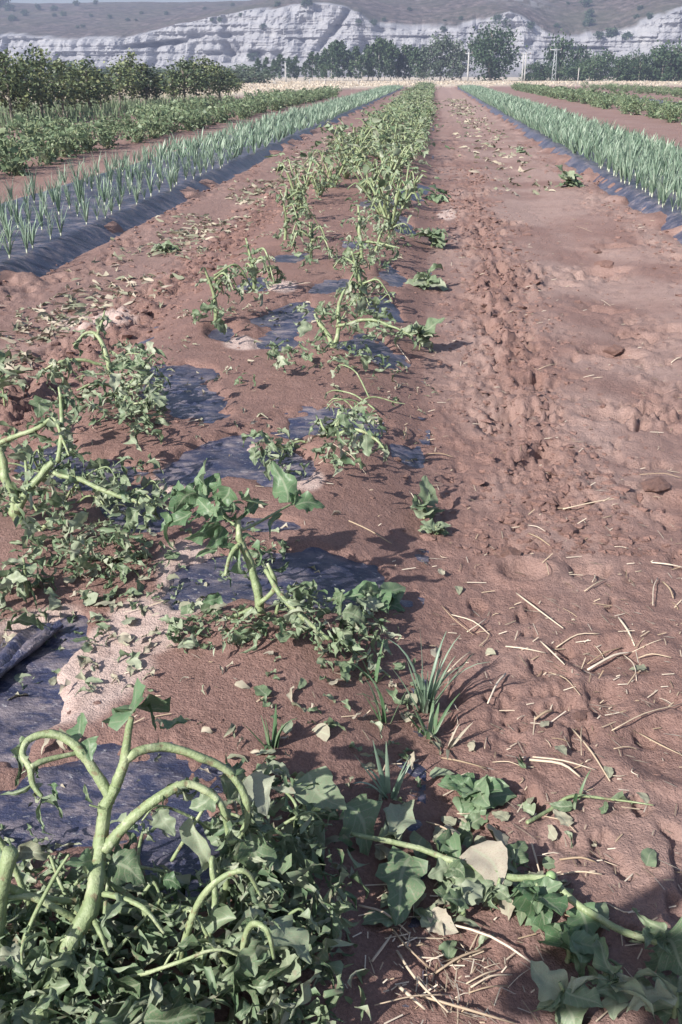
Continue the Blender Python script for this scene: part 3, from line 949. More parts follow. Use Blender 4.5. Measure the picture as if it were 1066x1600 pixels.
# blue green trees behind the orchard and low bushes left of the grove
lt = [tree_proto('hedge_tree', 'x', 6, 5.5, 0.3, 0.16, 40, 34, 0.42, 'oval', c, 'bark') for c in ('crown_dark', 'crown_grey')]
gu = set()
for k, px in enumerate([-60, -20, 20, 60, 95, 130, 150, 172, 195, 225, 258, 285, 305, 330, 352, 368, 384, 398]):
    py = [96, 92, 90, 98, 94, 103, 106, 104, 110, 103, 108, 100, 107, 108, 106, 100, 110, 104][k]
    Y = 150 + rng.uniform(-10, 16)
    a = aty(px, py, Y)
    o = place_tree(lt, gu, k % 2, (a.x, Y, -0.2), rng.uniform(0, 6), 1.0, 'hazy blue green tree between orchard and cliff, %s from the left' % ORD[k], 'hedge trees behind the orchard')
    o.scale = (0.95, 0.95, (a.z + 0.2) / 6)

# orchard of young fruit trees at the left
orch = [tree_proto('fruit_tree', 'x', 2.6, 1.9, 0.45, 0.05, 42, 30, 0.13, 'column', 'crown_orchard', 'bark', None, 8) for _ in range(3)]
gu = set()
OS = [(-32, 82, 34, 1.1), (6, 78, 33, 1.05), (30, 90, 34, 0.8), (54, 76, 36, 1.1), (92, 94, 39, 0.95), (112, 106, 42, 0.8), (134, 94, 42, 1.15), (152, 112, 44, 0.8), (180, 96, 50, 1.15),
      (203, 82, 52, 0.85), (224, 100, 52, 1.25), (240, 114, 53, 0.7), (268, 110, 56, 0.75), (284, 94, 56, 1.2), (300, 90, 58, 1.2), (322, 92, 60, 1.05), (340, 100, 62, 1.15), (356, 108, 65, 0.9)]
for k, (px, py, Y, w) in enumerate(OS):
    a = aty(px, py, Y)
    z0 = gz(a.x, Y)
    o = place_tree(orch, gu, k % 3, (a.x, Y, z0), rng.uniform(0, 6), 1.0)
    o.scale = (w, w, (a.z - z0) / 2.55)
    if k == 9:
        tag(o, 'fruit tree with one tall shoot standing above the orchard row')
    elif k < 4:
        tag(o, 'dense fruit tree, %s from the left frame edge in the near clump' % ORD[k], None, 'fruit trees in the near left clump')
    elif k < 9:
        tag(o, 'fruit tree with yellowing leaves, %s in the middle of the orchard row' % ORD[k - 4], None, 'fruit trees in the middle of the orchard')
    else:
        tag(o, 'dark olive fruit tree, %s from the right end of the orchard' % ORD[len(OS) - 1 - k], None, 'fruit trees at the far end of the orchard')
# scrub on the hillside
sb = [tree_proto('hill_bush', 'x', 3, 4.0, 0.1, 0.12, 26, 26, 0.5, 'oval', 'crown_dark', 'bark', None, 3) for _ in range(2)]
gu = set()
def hill_xz(px, Y):
    a = aty(px, 50, Y)
    return a.x
from mathutils.bvhtree import BVHTree
_hm = bpy.data.objects['cliff_hill'].data
HB = BVHTree.FromPolygons([v.co[:] for v in _hm.vertices], [p.vertices[:] for p in _hm.polygons])
for k, (px, py, s) in enumerate([(4, 8, 2.6), (14, 14, 1.6), (40, 22, 1.3), (60, 12, 1.2), (85, 14, 1.2), (100, 22, 1.0), (120, 6, 1.2), (150, 4, 1.1), (20, 30, 1.2), (778, 33, 1.4), (790, 36, 1.2), (828, 42, 1.2), (560, 36, 1.0), (584, 36, 1.0), (693, 46, 0.9), (480, 4, 1.6), (915, 8, 1.6), (921, 24, 1.4), (919, 38, 1.5), (955, 55, 1.6), (980, 58, 1.2), (1015, 26, 1.0), (935, 58, 1.3), (392, 90, 1.1), (400, 85, 1.0), (600, 30, 0.7), (640, 14, 0.7), (720, 28, 0.7), (870, 40, 0.8), (1000, 12, 0.8), (200, 30, 0.7), (260, 20, 0.8), (320, 12, 0.7), (130, 40, 0.7)] + [(rng.uniform(0, 1066), rng.uniform(4, 42), rng.uniform(0.4, 0.9)) for _ in range(22)]):
    d = Vector(ray(px, py + 3)).normalized()
    hit = HB.ray_cast(Vector((0, 0, CAMH)), d, 2000)
    if hit[0] is None: continue
    place_tree(sb, gu, k % 2, hit[0] - Vector((0, 0, 0.3)), rng.uniform(0, 6), s * 0.8, 'dark scrub bush dotted on the cliff and hillside', 'scrub bushes on the hillside')

# ------------------------------------------------------------------ poles and fence posts
def pole(px, ytop, Y, r, label, m='concrete', arm=0.0, lattice=False, name='utility_pole', cat='pole'):
    a = aty(px, ytop, Y)
    z0 = gz(a.x, Y)
    root = thing(name, label, cat, (a.x, Y, z0))
    H = a.z - z0
    g = Geo()
    if lattice:
        w = 0.32
        for sx in (-1, 1):
            for sy in (-1, 1):
                tube(g, [(sx * w, sy * w, -0.1), (sx * w * .45, sy * w * .45, H)], [0.05, 0.045], 4, 2)
        n = int(H / 0.7)
        for k in range(n):
            z1, z2 = k * H / n, (k + 1) * H / n
            w1, w2 = w * (1 - .55 * z1 / H), w * (1 - .55 * z2 / H)
            s = 1 if k % 2 else -1
            for q in (-1, 1):
                tube(g, [(-s * w1, q * w1, z1), (s * w2, q * w2, z2)], [0.028, 0.028], 4, 2)
                tube(g, [(q * w1, -s * w1, z1), (q * w2, s * w2, z2)], [0.028, 0.028], 4, 2)
        g.build('lattice_mast', M[m], root)
    else:
        tube(g, [(0, 0, -0.1), (0, 0, H)], [r, r * 0.75], 8, 4, wob=0)
        g.build('shaft', M[m], root)
    if arm:
        g = Geo()
        tube(g, [(-arm, 0, H * 0.965), (arm, 0, H * 0.965)], [0.07, 0.07], 6, 2, wob=0)
        g.build('crossarm', M['steel'], root)
        for s in (-0.9, 0, 0.9):
            g = Geo()
            tube(g, [(s * arm, 0, H * 0.965), (s * arm, 0, H * 0.965 + .12), (s * arm, 0, H * 0.965 + .3)], [0.04, 0.07, 0.03], 6, 5, wob=0)
            g.build('insulator', M['insulator'], root)
    return root
pole(446, 98, 170, 0.13, 'white concrete pole in front of the poplar grove')
pole(733, 82, 185, 0.17, 'white concrete pole just left of the big dark tree', arm=0.6)
pole(818.5, 84, 185, 0.13, 'left post of the pale twin pole right of the big tree', arm=0.0)
pole(822.5, 83, 185, 0.13, 'right post of the pale twin pole right of the big tree', arm=0.8)
pole(869, 76, 185, 0.2, 'grey lattice power pole among the bushes on the right', 'steel', 1.0, True)
for k, (px, yt, yb) in enumerate([(395, 140, 150), (430, 133, 146), (428, 130, 145), (484, 130, 141), (508, 129, 140), (560, 130, 139), (672, 127, 137), (905, 112, 122)]):
    Y = 135.0
    pole(px, yt - 6, Y, 0.06, 'thin weathered fence post at the edge of the dry grass', 'bark_pale', name='fence_post', cat='post')['group'] = 'fence posts along the dry grass'

# ------------------------------------------------------------------ dry grass at the end of the field
g = Geo()
n = 42000
X = rng.uniform(-1, 1, n)
Y = 44 + 145 * rng.random(n) ** 1.3
X = X * (0.5 * Y + 6) + 2
keep = (dry_line(X, Y) > rng.normal(size=n) * 2.0)
X, Y = X[keep], Y[keep]
Z = soil_z(X, Y)
clump = fbm(X * 0.25, Y * 0.25, 3, 7)
for x, y, z, c in zip(X, Y, Z, clump):
    h = (0.08 + 0.30 * c * c) * rng.uniform(0.4, 1.2)
    w = 0.02 + 0.0006 * y
    l = rng.normal(size=2) * 0.12
    a = rng.uniform(0, 3.14)
    dx, dy = math.cos(a) * w, math.sin(a) * w
    g.add([(x - dx, y - dy, z - .02), (x + dx, y + dy, z - .02), (x + l[0], y + l[1], z + h)], None, [(0, 1, 2)], tone=rng.random())
tag(g.build('dry_grass', M['dry_grass'], smooth=False), 'pale dry grass in the strip between the field and the trees', 'grass', kind='stuff')
#@@PART3
# ------------------------------------------------------------------ leeks on the two plastic beds
def leek_blades(seed, nb, h, near=True):
    """blades fan out in one plane from a white shank"""
    r = np.random.default_rng(seed)
    g = Geo()
    a0 = r.uniform(0, math.pi)
    for k in range(nb):
        s = -1 if k % 2 else 1
        a = a0 + (0 if s > 0 else math.pi) + r.normal() * 0.5
        d = np.array([math.cos(a), math.sin(a), 0])
        x = np.array([-d[1], d[0], 0])
        L = h * r.uniform(0.65, 1.15)
        lean = r.uniform(0.04, 0.45)
        fl = r.uniform(0.0, 1.0) ** 1.8 * 2.8            # how far the tip flops over
        n = 6 if near else 3
        p = np.array([0, 0, h * 0.10]) + d * 0.006
        ang = lean
        V = []
        w = r.uniform(0.005, 0.010) * (1 if near else 1.7)
        for i in range(n + 1):
            t = i / n
            ww = w * (1 - t ** 2.5) + 0.0006
            f = 0.5 * ww
            V += [p - x * ww + d * f * .5, p + np.array([0, 0, -f * 0.4]) - d * f, p + x * ww + d * f * .5]
            st = L / n
            p = p + st * (d * math.sin(ang) + np.array([0, 0, math.cos(ang)]))
            ang += fl * t * 2.2 / n
        q = [(i * 3 + j, i * 3 + j + 1, i * 3 + j + 4, i * 3 + j + 3) for i in range(n) for j in range(2)]
        g.add(V, q, tone=r.random() * 0.8)
    return g

def leek_proto(seed, label):
    g = leek_blades(seed, 12, 0.36)
    root = g.build('leek_plant', M['leek'])
    tag(root, label, 'leek')
    s = Geo()
    tube(s, [(0, 0, -0.03), (0.002, 0, 0.035), (0, 0.002, 0.07)], [0.009, 0.010, 0.007], 6, 4, wob=0.0)
    sh = s.build('shank', M['leek_shank'], root)
    kid(root, sh)
    return root
protos = [leek_proto(300 + i, 'x') for i in range(6)]
lu = set()
spots = []
for bed, lines, y0, side in ((LEEK_L, (-3.42, -3.72, -4.02, -4.32, -4.62, -4.92), 5.2, 'L'), (LEEK_R, (2.72, 3.0, 3.28, 3.56, 3.84, 4.12, 4.36), 7.5, 'R')):
    for li, x in enumerate(lines):
        y = y0 + rng.uniform(0, 0.2)
        while y < 112:
            miss = 0.16 if side == 'L' and y < 16 else (0.10 if side == 'L' else 0.02)
            if rng.random() > miss:
                xx = x + rng.normal() * 0.035
                px, py = proj(xx, y, 0.2)
                if -40 < px < 1110:
                    spots.append((y, xx, side, li))
            y += rng.uniform(0.12, 0.22) * (1.25 if side == 'L' else 0.9) * (1 + y / 70)
spots.sort()
far = Geo()
FARG = [leek_blades(900 + i, 7, 0.36, False) for i in range(8)]
FARV = [(np.concatenate(g.v), np.concatenate(g.q), np.concatenate(g.tone)) for g in FARG]
cnt = 0
for (y, x, side, li) in spots:
    z = float(film_l(np.array([x]), np.array([y]), *(LEEK_L if side == 'L' else LEEK_R))[0]) + 0.004
    sc = rng.uniform(0.55, 1.1) * (0.95 if side == 'R' else 0.86)
    if cnt < 300:
        k = int(rng.integers(6))
        px, py = proj(x, y, z)
        lb = 'blue green leek in the %s line from the path, %s plastic bed' % (ORD[li], 'left' if side == 'L' else 'right')
        place_tree(protos, lu, k, (x, y, z), rng.uniform(0, 6.28), sc, lb, 'leeks in the %s bed' % ('left' if side == 'L' else 'right'))
        cnt += 1
    else:
        V, q, tn = FARV[int(rng.integers(8))]
        a = rng.uniform(0, 6.28)
        c, s = math.cos(a), math.sin(a)
        W = V @ np.array([[c, s, 0], [-s, c, 0], [0, 0, 1]]) * sc * np.array([1 + y / 40, 1, 1])
        far.add(W + np.array([x, y, z]), q, tone=np.mod(tn + rng.random() * 0.4, 1.0))
tag(far.build('leek_rows', M['leek']), 'far leeks merging into two green rows on the plastic beds', 'leeks', kind='stuff')

# ------------------------------------------------------------------ bushy crop rows at the sides
def bush_proto(seed, h, w, nl, name, label, group, mname='leaf_row', tall=0.0):
    global rng
    keep_rng, rng = rng, np.random.default_rng(seed)
    root = thing(name, label, 'plant', (0, 0, 0), group)
    gs, gf = Geo(), Geo()
    nb = 7
    for k in range(nb):
        a = k / nb * 6.28 + rng.uniform(-.4, .4)
        out = w * 0.5 * rng.uniform(0.5, 1.0)
        hh = h * rng.uniform(0.65, 1.0)
        pts = [(0, 0, -0.02), (out * .35 * math.cos(a), out * .35 * math.sin(a), hh * .5), (out * .8 * math.cos(a), out * .8 * math.sin(a), hh), (out * 1.1 * math.cos(a), out * 1.1 * math.sin(a), hh * rng.uniform(.6, 1.05))]
        C = tube(gs, pts, [0.014, 0.011, 0.007, 0.004], 5, 9, wob=0)
        for m in range(int(nl / nb)):
            t = rng.uniform(0.15, 1)
            p = C[min(8, int(t * 8))] + rng.normal(size=3) * np.array([w * .11, w * .11, h * .12])
            p[2] = max(0.02, p[2])
            add_leaf(gf, rng.choice(['wilt', 'fold', 'broad', 'shred']), p, rdir(-0.9, 0.4), rdir(0.0, 1), rng.uniform(0.07, 0.16) * (w / 0.8))
    c = gf.build('foliage', M[mname], root)
    s = gs.build('stem', M['stem'], root)
    kid(root, c, s)
    rng = keep_rng
    return root

def row(protos, x0, y0, y1, step, label, group, jit=0.15, grow=0.0, zf=None, smin=0.7, smax=1.12):
    y, k = y0, 0
    used = ROWUSED.setdefault(id(protos), set())
    while y < y1:
        x = x0 + rng.normal() * jit
        px, py = proj(x, y, 0.3)
        if -120 < px < 1190:
            place_tree(protos, used, int(rng.integers(len(protos))), (x, y, gz(x, y) - 0.01), rng.uniform(0, 6.28), rng.uniform(smin, smax), label + ', %s from the near end' % ORD[k] if k < 24 else label + ', toward its far end', group)
            k += 1
        y += step * rng.uniform(0.75, 1.25) * (1 + grow * y)
ROWUSED = {}
tom = [bush_proto(700 + i, 0.6, 1.0, 170, 'bushy_plant', 'x', None) for i in range(4)]
row(tom, -7.2, 12.6, 76, 0.62, 'leafy green plant in the bushy row beyond the left leeks', 'plants of the first bushy row on the left', 0.16, 0.006)
row(tom, -8.8, 15.5, 74, 0.95, 'leafy green plant in the second bushy row on the left', 'plants of the second bushy row on the left', 0.2, 0.008)
0 and row(tom, -10.6, 25.0, 66, 1.3, 'leafy green plant in the row nearest the orchard', 'plants of the row nearest the orchard', 0.25, 0.01)
row(tom, 8.3, 23.0, 112, 0.85, 'drooping green plant in the bushy row beyond the right leeks', 'plants of the first bushy row on the right', 0.2, 0.006)
row(tom, 9.5, 25.0, 112, 1.2, 'drooping green plant in the second bushy row on the right', 'plants of the second bushy row on the right', 0.2, 0.008)
row(tom, 17.0, 46.0, 118, 1.4, 'green plant in the farthest bushy row on the right', 'plants of the farthest row on the right', 0.25, 0.006)
row(tom, 18.6, 50.0, 118, 1.5, 'green plant along the dry grass at the far right', 'plants beside the dry grass on the right', 0.25, 0.006)
# rank grass under the orchard trees
g = Geo()
for k in range(9000):
    px_, Y = rng.uniform(-60, 420), rng.uniform(29, 64)
    x = rng.uniform(-24, -11.8)
    if x * 1.0 > -11.5: continue
    z = gz(x, Y) if k % 40 == 0 else z if k else 0
    h = rng.uniform(0.15, 0.5); a = rng.uniform(0, 6.3); w = 0.03
    l = rng.normal(size=2) * 0.1
    g.add([(x - math.cos(a) * w, Y - math.sin(a) * w, -0.05), (x + math.cos(a) * w, Y + math.sin(a) * w, -0.05), (x + l[0], Y + l[1], h)], None, [(0, 1, 2)], tone=rng.random())
tag(g.build('orchard_grass', M['leaf_row'], smooth=False), 'rank green grass growing under the orchard trees', 'grass', kind='stuff')

# ------------------------------------------------------------------ battered plants of the middle bed
FG = 'battered plants along the middle bed'
far_pl = []
for i in range(7):
    far_pl.append(bush_proto(800 + i, [0.42, 0.5, 0.46, 0.55, 0.4, 0.5, 0.45][i], 0.62, [34, 50, 74, 96, 54, 90, 76][i], 'battered_plant', 'x', FG, 'leaf_wilt'))
fu = set()
for (x0, y0) in ((-0.5, 9.6), (-1.28, 11.6)):
    y, kk = y0, 0
    while y < 118:
        x = x0 + rng.normal() * 0.10
        k = int(rng.integers(5)) if y < 11 else int(rng.integers(2, 7))
        sc = rng.uniform(0.85, 1.2) if y < 13 else rng.uniform(0.95, 1.35)
        o = place_tree(far_pl, fu, k, (x, y, gz(x, y) - 0.01), rng.uniform(0, 6.28), sc,
                   ('ragged plant up the middle bed, %s line, %s beyond the near plants' % ('right' if x0 > -1 else 'left', ORD[kk])) if kk < 28 else 'battered leafy plant in the %s line far up the middle bed' % ('right' if x0 > -1 else 'left'), FG + (' right' if x0 > -1 else ' left'))
        if y > 13: o.scale = (sc * rng.uniform(1.1, 1.4), sc * 1.1, sc * rng.uniform(0.65, 0.95))
        kk += 1
        y += rng.uniform(0.6, 1.1) * (0.85 if y > 16 else 1.1)

def S(*a):
    """stem point list in photo px with its depth"""
    return [aty(x, y, Y) for (x, y, Y) in a]

class Plant:
    def __init__(self, name, label, x, y, group='battered plants along the middle bed, near end'):
        self.o = Vector((x, y, gz(x, y)))
        self.root = thing(name, label, 'plant', self.o, None)
        self.C = []
        self.thin = 0.66

    def stem(self, name, pts, radii, k=9, leaves=True):
        g = Geo()
        C = tube(g, [np.array(p) - np.array(self.o) for p in pts], [r * self.thin for r in radii], 12, max(14, 14 * (len(pts) - 1)), wob=0.03, organic=True)
        ob = g.build(name, M['stem'], self.root)
        W = C + np.array(self.o)
        self.C.append((W, ob))
        return W

    def leaf(self, x0, y0, Y0, x1, y1, Y1=None, kind='wilt', m='leaf_wilt', wide=1.0, nrm=None):
        a = np.array(aty(x0, y0, Y0)); b = np.array(aty(x1, y1, Y1 if Y1 else Y0))
        d = b - a
        if nrm is None:
            v = np.array([0, -0.55, 0.85]) + rng.normal(size=3) * 0.25
        else:
            v = np.array(nrm)
        return leaf_obj('leaf', kind, a, d, v, np.linalg.norm(d), self.root, m, wide)

    def mass(self, n, cx, cy, rx, ry, zlo, zhi, smin, smax, kinds=('wilt', 'fold', 'shred', 'broad'), m='leaf_wilt', wide=(0.8, 1.3)):
        """wilted leaves heaped in an ellipse of the photo, resting between two heights"""
        smin, smax, n = smin * 0.85, smax * 0.95, int(n * 1.15)
        k = 0
        while k < n:
            u, v = rng.uniform(-1, 1, 2)
            if u * u + v * v > 1: continue
            z = rng.uniform(0, 1) ** 1.3 * (zhi - zlo) + zlo
            p = atz(cx + u * rx, cy + v * ry, 0.1 + z)
            z0 = gz(p.x, p.y)
            p = np.array([p.x, p.y, z0 + z + 0.012])
            low = z < zlo + 0.3 * (zhi - zlo)
            d = rdir(-0.25, 0.2) if low else rdir(-1.0, 0.15)
            leaf_obj('leaf', str(rng.choice(kinds)), p, d, rdir(0.3, 1) if low else rdir(-0.1, 1), rng.uniform(smin, smax), self.root, m, rng.uniform(*wide))
            k += 1

    def filler(self, n, cx, cy, rx, ry, zlo, zhi, smin, smax, m='leaf_wilt', name='small_leaves'):
        """the heap of small torn leaves under the large ones, too many to pick apart"""
        g = Geo()
        k = 0
        while k < n:
            u, v = rng.uniform(-1, 1, 2)
            if u * u + v * v > 1: continue
            z = rng.uniform(0, 1) ** 1.2 * (zhi - zlo) + zlo
            p = atz(cx + u * rx, cy + v * ry, 0.1 + z)
            p = np.array([p.x, p.y, gz(p.x, p.y) + z + 0.008]) - np.array(self.o)
            add_leaf(g, str(rng.choice(['wilt', 'fold', 'shred', 'lance'])), p, rdir(-0.9, 0.5), rdir(-0.1, 1), rng.uniform(smin, smax), tone=rng.random())
            k += 1
        o = g.build(name, M[m], self.root)
        o['kind'] = 'stuff'

    def twigs(self, n, cx, cy, rx, ry, zlo, zhi, lmin, lmax, r=0.004, up=(0.05, 0.75)):
        """broken side shoots and leaf stalks poking out of the heap"""
        for k in range(n):
            u, v = rng.uniform(-0.8, 0.8, 2)
            z = rng.uniform(zlo, zhi)
            p = atz(cx + u * rx, cy + v * ry, 0.1)
            p = Vector((p.x, p.y, gz(p.x, p.y) + z * 0.4))
            d = Vector(rdir(*up)) * rng.uniform(lmin, lmax)
            q = p + d
            mid_ = p + d * 0.5 + Vector((0, 0, 0.12 * d.length)) + Vector(rng.normal(size=3)) * 0.06 * d.length
            e = q + Vector((d.x, d.y, -abs(d.z) - 0.02)) * 0.25
            c = self.stem('branch', [p, mid_, q, e], [r * 1.2, r, r * 0.8, r * 0.5])
            self.along(c, 2, 0.03, 0.07, lo=0.5)

    def along(self, C, n, smin, smax, kinds=('wilt', 'fold', 'shred'), m='leaf_wilt', lo=0.2):
        own = next((ob for W, ob in self.C if np.shares_memory(W, C)), self.root)
        for k in range(n):
            p = C[min(len(C) - 1, int(rng.uniform(lo, 1) * len(C)))] + rng.normal(size=3) * 0.006
            leaf_obj('leaf', str(rng.choice(kinds)), p, rdir(-1, 0.1), rdir(0, 1), rng.uniform(smin, smax), own, m, rng.uniform(0.8, 1.3), self.o)

# --- the foreground plant, bottom left
A = Plant('battered_plant', 'large stripped plant with arching pale green stems at the bottom left', -0.62, 0.82)
o = A.o
A.thin = 0.74
A.stem('stem', [o + Vector((0, 0, -0.04))] + S((40, 1625, 0.95), (66, 1565, 1.01), (108, 1480, 1.08), (147, 1395, 1.15), (157, 1335, 1.21), (170, 1270, 1.24), (181, 1228, 1.26)), [0.021, 0.021, 0.020, 0.019, 0.0175, 0.016, 0.014, 0.0115])
c1 = A.stem('branch', S((174, 1250, 1.25), (150, 1205, 1.27), (128, 1170, 1.285), (98, 1151, 1.29), (68, 1147, 1.285), (42, 1158, 1.27), (35, 1180, 1.25), (47, 1200, 1.23), (52, 1225, 1.22), (66, 1245, 1.21)), [0.011, 0.011, 0.0105, 0.0095, 0.009, 0.008, 0.0075, 0.007, 0.006, 0.004])
A.stem('branch', S((49, 1198, 1.23), (75, 1188, 1.25), (105, 1180, 1.27), (150, 1170, 1.30)), [0.006, 0.006, 0.005, 0.003])
A.stem('branch', S((180, 1235, 1.26), (193, 1195, 1.27), (198, 1165, 1.28), (206, 1120, 1.30)), [0.0115, 0.011, 0.009, 0.006])
c2 = A.stem('branch', S((196, 1188, 1.275), (225, 1173, 1.29), (270, 1169, 1.31), (320, 1182, 1.32), (360, 1208, 1.32), (384, 1245, 1.31), (387, 1285, 1.30), (372, 1312, 1.29), (355, 1322, 1.28)), [0.0105, 0.010, 0.0095, 0.009, 0.0085, 0.008, 0.0075, 0.006, 0.004])
c3 = A.stem('branch', S((164, 1328, 1.215), (190, 1298, 1.23), (235, 1255, 1.25), (275, 1228, 1.27), (300, 1223, 1.28), (330, 1236, 1.28), (350, 1265, 1.27), (358, 1310, 1.26)), [0.0125, 0.012, 0.0115, 0.010, 0.009, 0.0085, 0.008, 0.006])
c4 = A.stem('branch', S((358, 1345, 1.28), (352, 1395, 1.27), (330, 1450, 1.25), (312, 1500, 1.24), (298, 1535, 1.22)), [0.006, 0.009, 0.010, 0.010, 0.010])
c5 = A.stem('branch', S((148, 1412, 1.18), (190, 1424, 1.19), (230, 1425, 1.20), (262, 1418, 1.21), (298, 1421, 1.215)), [0.0085, 0.009, 0.009, 0.0075, 0.0075])
A.stem('branch', S((216, 1430, 1.19), (212, 1470, 1.18), (203, 1540, 1.16), (190, 1600, 1.12)), [0.006, 0.007, 0.0085, 0.009])
c6 = A.stem('branch', S((122, 1480, 1.14), (135, 1505, 1.12), (135, 1550, 1.09), (120, 1600, 1.06)), [0.005, 0.006, 0.007, 0.008])
A.stem('branch', S((120, 1595, 1.06), (145, 1558, 1.08), (180, 1553, 1.10), (210, 1556, 1.11)), [0.009, 0.009, 0.006, 0.005])
A.stem('branch', S((268, 1345, 1.25), (312, 1275, 1.27), (316, 1262, 1.27)), [0.004, 0.004, 0.003])
A.stem('branch', S((180, 1245, 1.255), (165, 1262, 1.24), (140, 1258, 1.23)), [0.004, 0.003, 0.002])
A.stem('branch', S((225, 1395, 1.2), (240, 1378, 1.21), (250, 1400, 1.2), (248, 1412, 1.2)), [0.004, 0.004, 0.003, 0.003])
A.along(c1[30:], 7, 0.03, 0.07); A.along(c2[28:], 10, 0.05, 0.1); A.along(c3[28:], 7, 0.04, 0.09); A.along(c4, 10, 0.04, 0.1, lo=0.0); A.along(c5, 6, 0.04, 0.08)
for L in [((305, 1275, 1.27), (304, 1392, 1.2), 'fold', 'leaf_wilt', 1.0), ((395, 1300, 1.30), (415, 1400, 1.25), 'broad', 'leaf_wilt', 0.9), ((400, 1395, 1.27), (448, 1478, 1.24), 'wilt', 'leaf_wilt', 1.1), ((385, 1395, 1.27), (432, 1500, 1.22), 'fold', 'leaf_wilt', 1.5),
          ((345, 1215, 1.33), (385, 1225, 1.36), 'broad', 'leaf_wilt', 1.5), ((385, 1215, 1.36), (432, 1258, 1.32), 'broad', 'leaf_wilt', 1.2), ((372, 1310, 1.29), (380, 1400, 1.24), 'wilt', 'leaf_wilt', 1.1), ((405, 1240, 1.38), (425, 1300, 1.33), 'wilt', 'leaf_wilt', 1.3),
          ((150, 1345, 1.20), (108, 1352, 1.16), 'broad', 'leaf_fresh', 1.0), ((170, 1350, 1.21), (225, 1362, 1.19), 'broad', 'leaf_wilt', 1.4), ((205, 1118, 1.32), (178, 1100, 1.42), 'broad', 'leaf_fresh', 1.1), ((207, 1110, 1.34), (235, 1092, 1.45), 'broad', 'leaf_wilt', 1.1), ((222, 1100, 1.4), (250, 1125, 1.36), 'wilt', 'leaf_fresh', 1.0),
          ((262, 1140, 1.42), (285, 1115, 1.5), 'broad', 'leaf_fresh', 0.9), ((130, 1150, 1.32), (115, 1120, 1.38), 'broad', 'leaf_fresh', 1.0), ((135, 1155, 1.30), (148, 1185, 1.27), 'broad', 'leaf_fresh', 1.2), ((62, 1190, 1.26), (50, 1220, 1.24), 'wilt', 'leaf_fresh', 1.0), ((68, 1245, 1.21), (98, 1275, 1.18), 'wilt', 'leaf_wilt', 1.3), ((62, 1250, 1.21), (62, 1295, 1.17), 'fold', 'leaf_wilt', 1.0),
          ((80, 1225, 1.23), (88, 1250, 1.2), 'wilt', 'leaf_fresh', 1.1), ((132, 1225, 1.25), (135, 1260, 1.22), 'fold', 'leaf_wilt', 1.0), ((240, 1170, 1.31), (262, 1150, 1.35), 'wilt', 'leaf_wilt', 1.2), ((30, 1325, 1.15), (62, 1350, 1.11), 'wilt', 'leaf_dry', 1.2), ((255, 1375, 1.22), (285, 1378, 1.22), 'broad', 'leaf_fresh', 1.2),
          ((340, 1240, 1.28), (300, 1270, 1.25), 'broad', 'leaf_wilt', 1.3), ((250, 1265, 1.25), (265, 1310, 1.22), 'broad', 'leaf_wilt', 1.1), ((360, 1340, 1.28), (335, 1350, 1.24), 'wilt', 'leaf_wilt', 1.0), ((120, 1450, 1.13), (95, 1470, 1.1), 'fold', 'leaf_wilt', 1.2),
          ((205, 1540, 1.14), (165, 1585, 1.08), 'fold', 'leaf_wilt', 1.3), ((300, 1560, 1.2), (370, 1570, 1.2), 'broad', 'leaf_wilt', 1.2), ((395, 1545, 1.25), (450, 1580, 1.22), 'broad', 'leaf_wilt', 1.1), ((320, 1590, 1.16), (300, 1640, 1.1), 'broad', 'leaf_fresh', 1.2), ((440, 1500, 1.3), (470, 1540, 1.27), 'wilt', 'leaf_wilt', 1.2)]:
    A.leaf(*L[0], *L[1], kind=L[2], m=L[3], wide=L[4])
A.mass(54, 260, 1460, 210, 110, 0.0, 0.06, 0.05, 0.11)
A.mass(56, 320, 1590, 260, 60, 0.0, 0.09, 0.05, 0.12)
A.mass(40, 430, 1290, 80, 100, 0.0, 0.13, 0.05, 0.12)
A.mass(36, 440, 1450, 90, 110, 0.0, 0.15, 0.05, 0.12)

A.filler(380, 280, 1500, 300, 150, 0.0, 0.08, 0.03, 0.075)
A.filler(200, 450, 1350, 100, 160, 0.0, 0.13, 0.03, 0.075)
A.twigs(14, 250, 1490, 250, 110, 0.02, 0.1, 0.08, 0.2)
A.twigs(9, 250, 1520, 230, 70, 0.02, 0.06, 0.14, 0.24, 0.007, (0.55, 0.95))
A.twigs(6, 430, 1350, 90, 120, 0.02, 0.1, 0.08, 0.18)
A2 = Plant('battered_plant', 'thick snapped stem at the left frame edge beside the arching plant', -0.76, 1.0)
o = A2.o
c = A2.stem('stem', [o + Vector((0, 0, -0.04))] + S((15, 1540, 1.04), (2, 1470, 1.08), (5, 1400, 1.10), (16, 1330, 1.12)), [0.022, 0.021, 0.020, 0.018, 0.017])
c2 = A2.stem('branch', S((10, 1385, 1.11), (45, 1400, 1.13), (85, 1406, 1.15), (125, 1408, 1.165)), [0.010, 0.010, 0.009, 0.008])
A2.stem('branch', S((30, 1490, 1.06), (55, 1430, 1.1), (85, 1370, 1.13), (108, 1335, 1.15)), [0.005, 0.005, 0.004, 0.003])
A2.along(c2, 8, 0.03, 0.07)
A2.mass(50, 50, 1490, 110, 130, 0.0, 0.07, 0.05, 0.11)
A2.mass(50, 60, 1610, 150, 70, 0.0, 0.08, 0.05, 0.12)
A2.mass(22, 40, 1330, 60, 60, 0.0, 0.06, 0.03, 0.07)

A2.filler(260, 40, 1540, 120, 140, 0.0, 0.09, 0.02, 0.06)
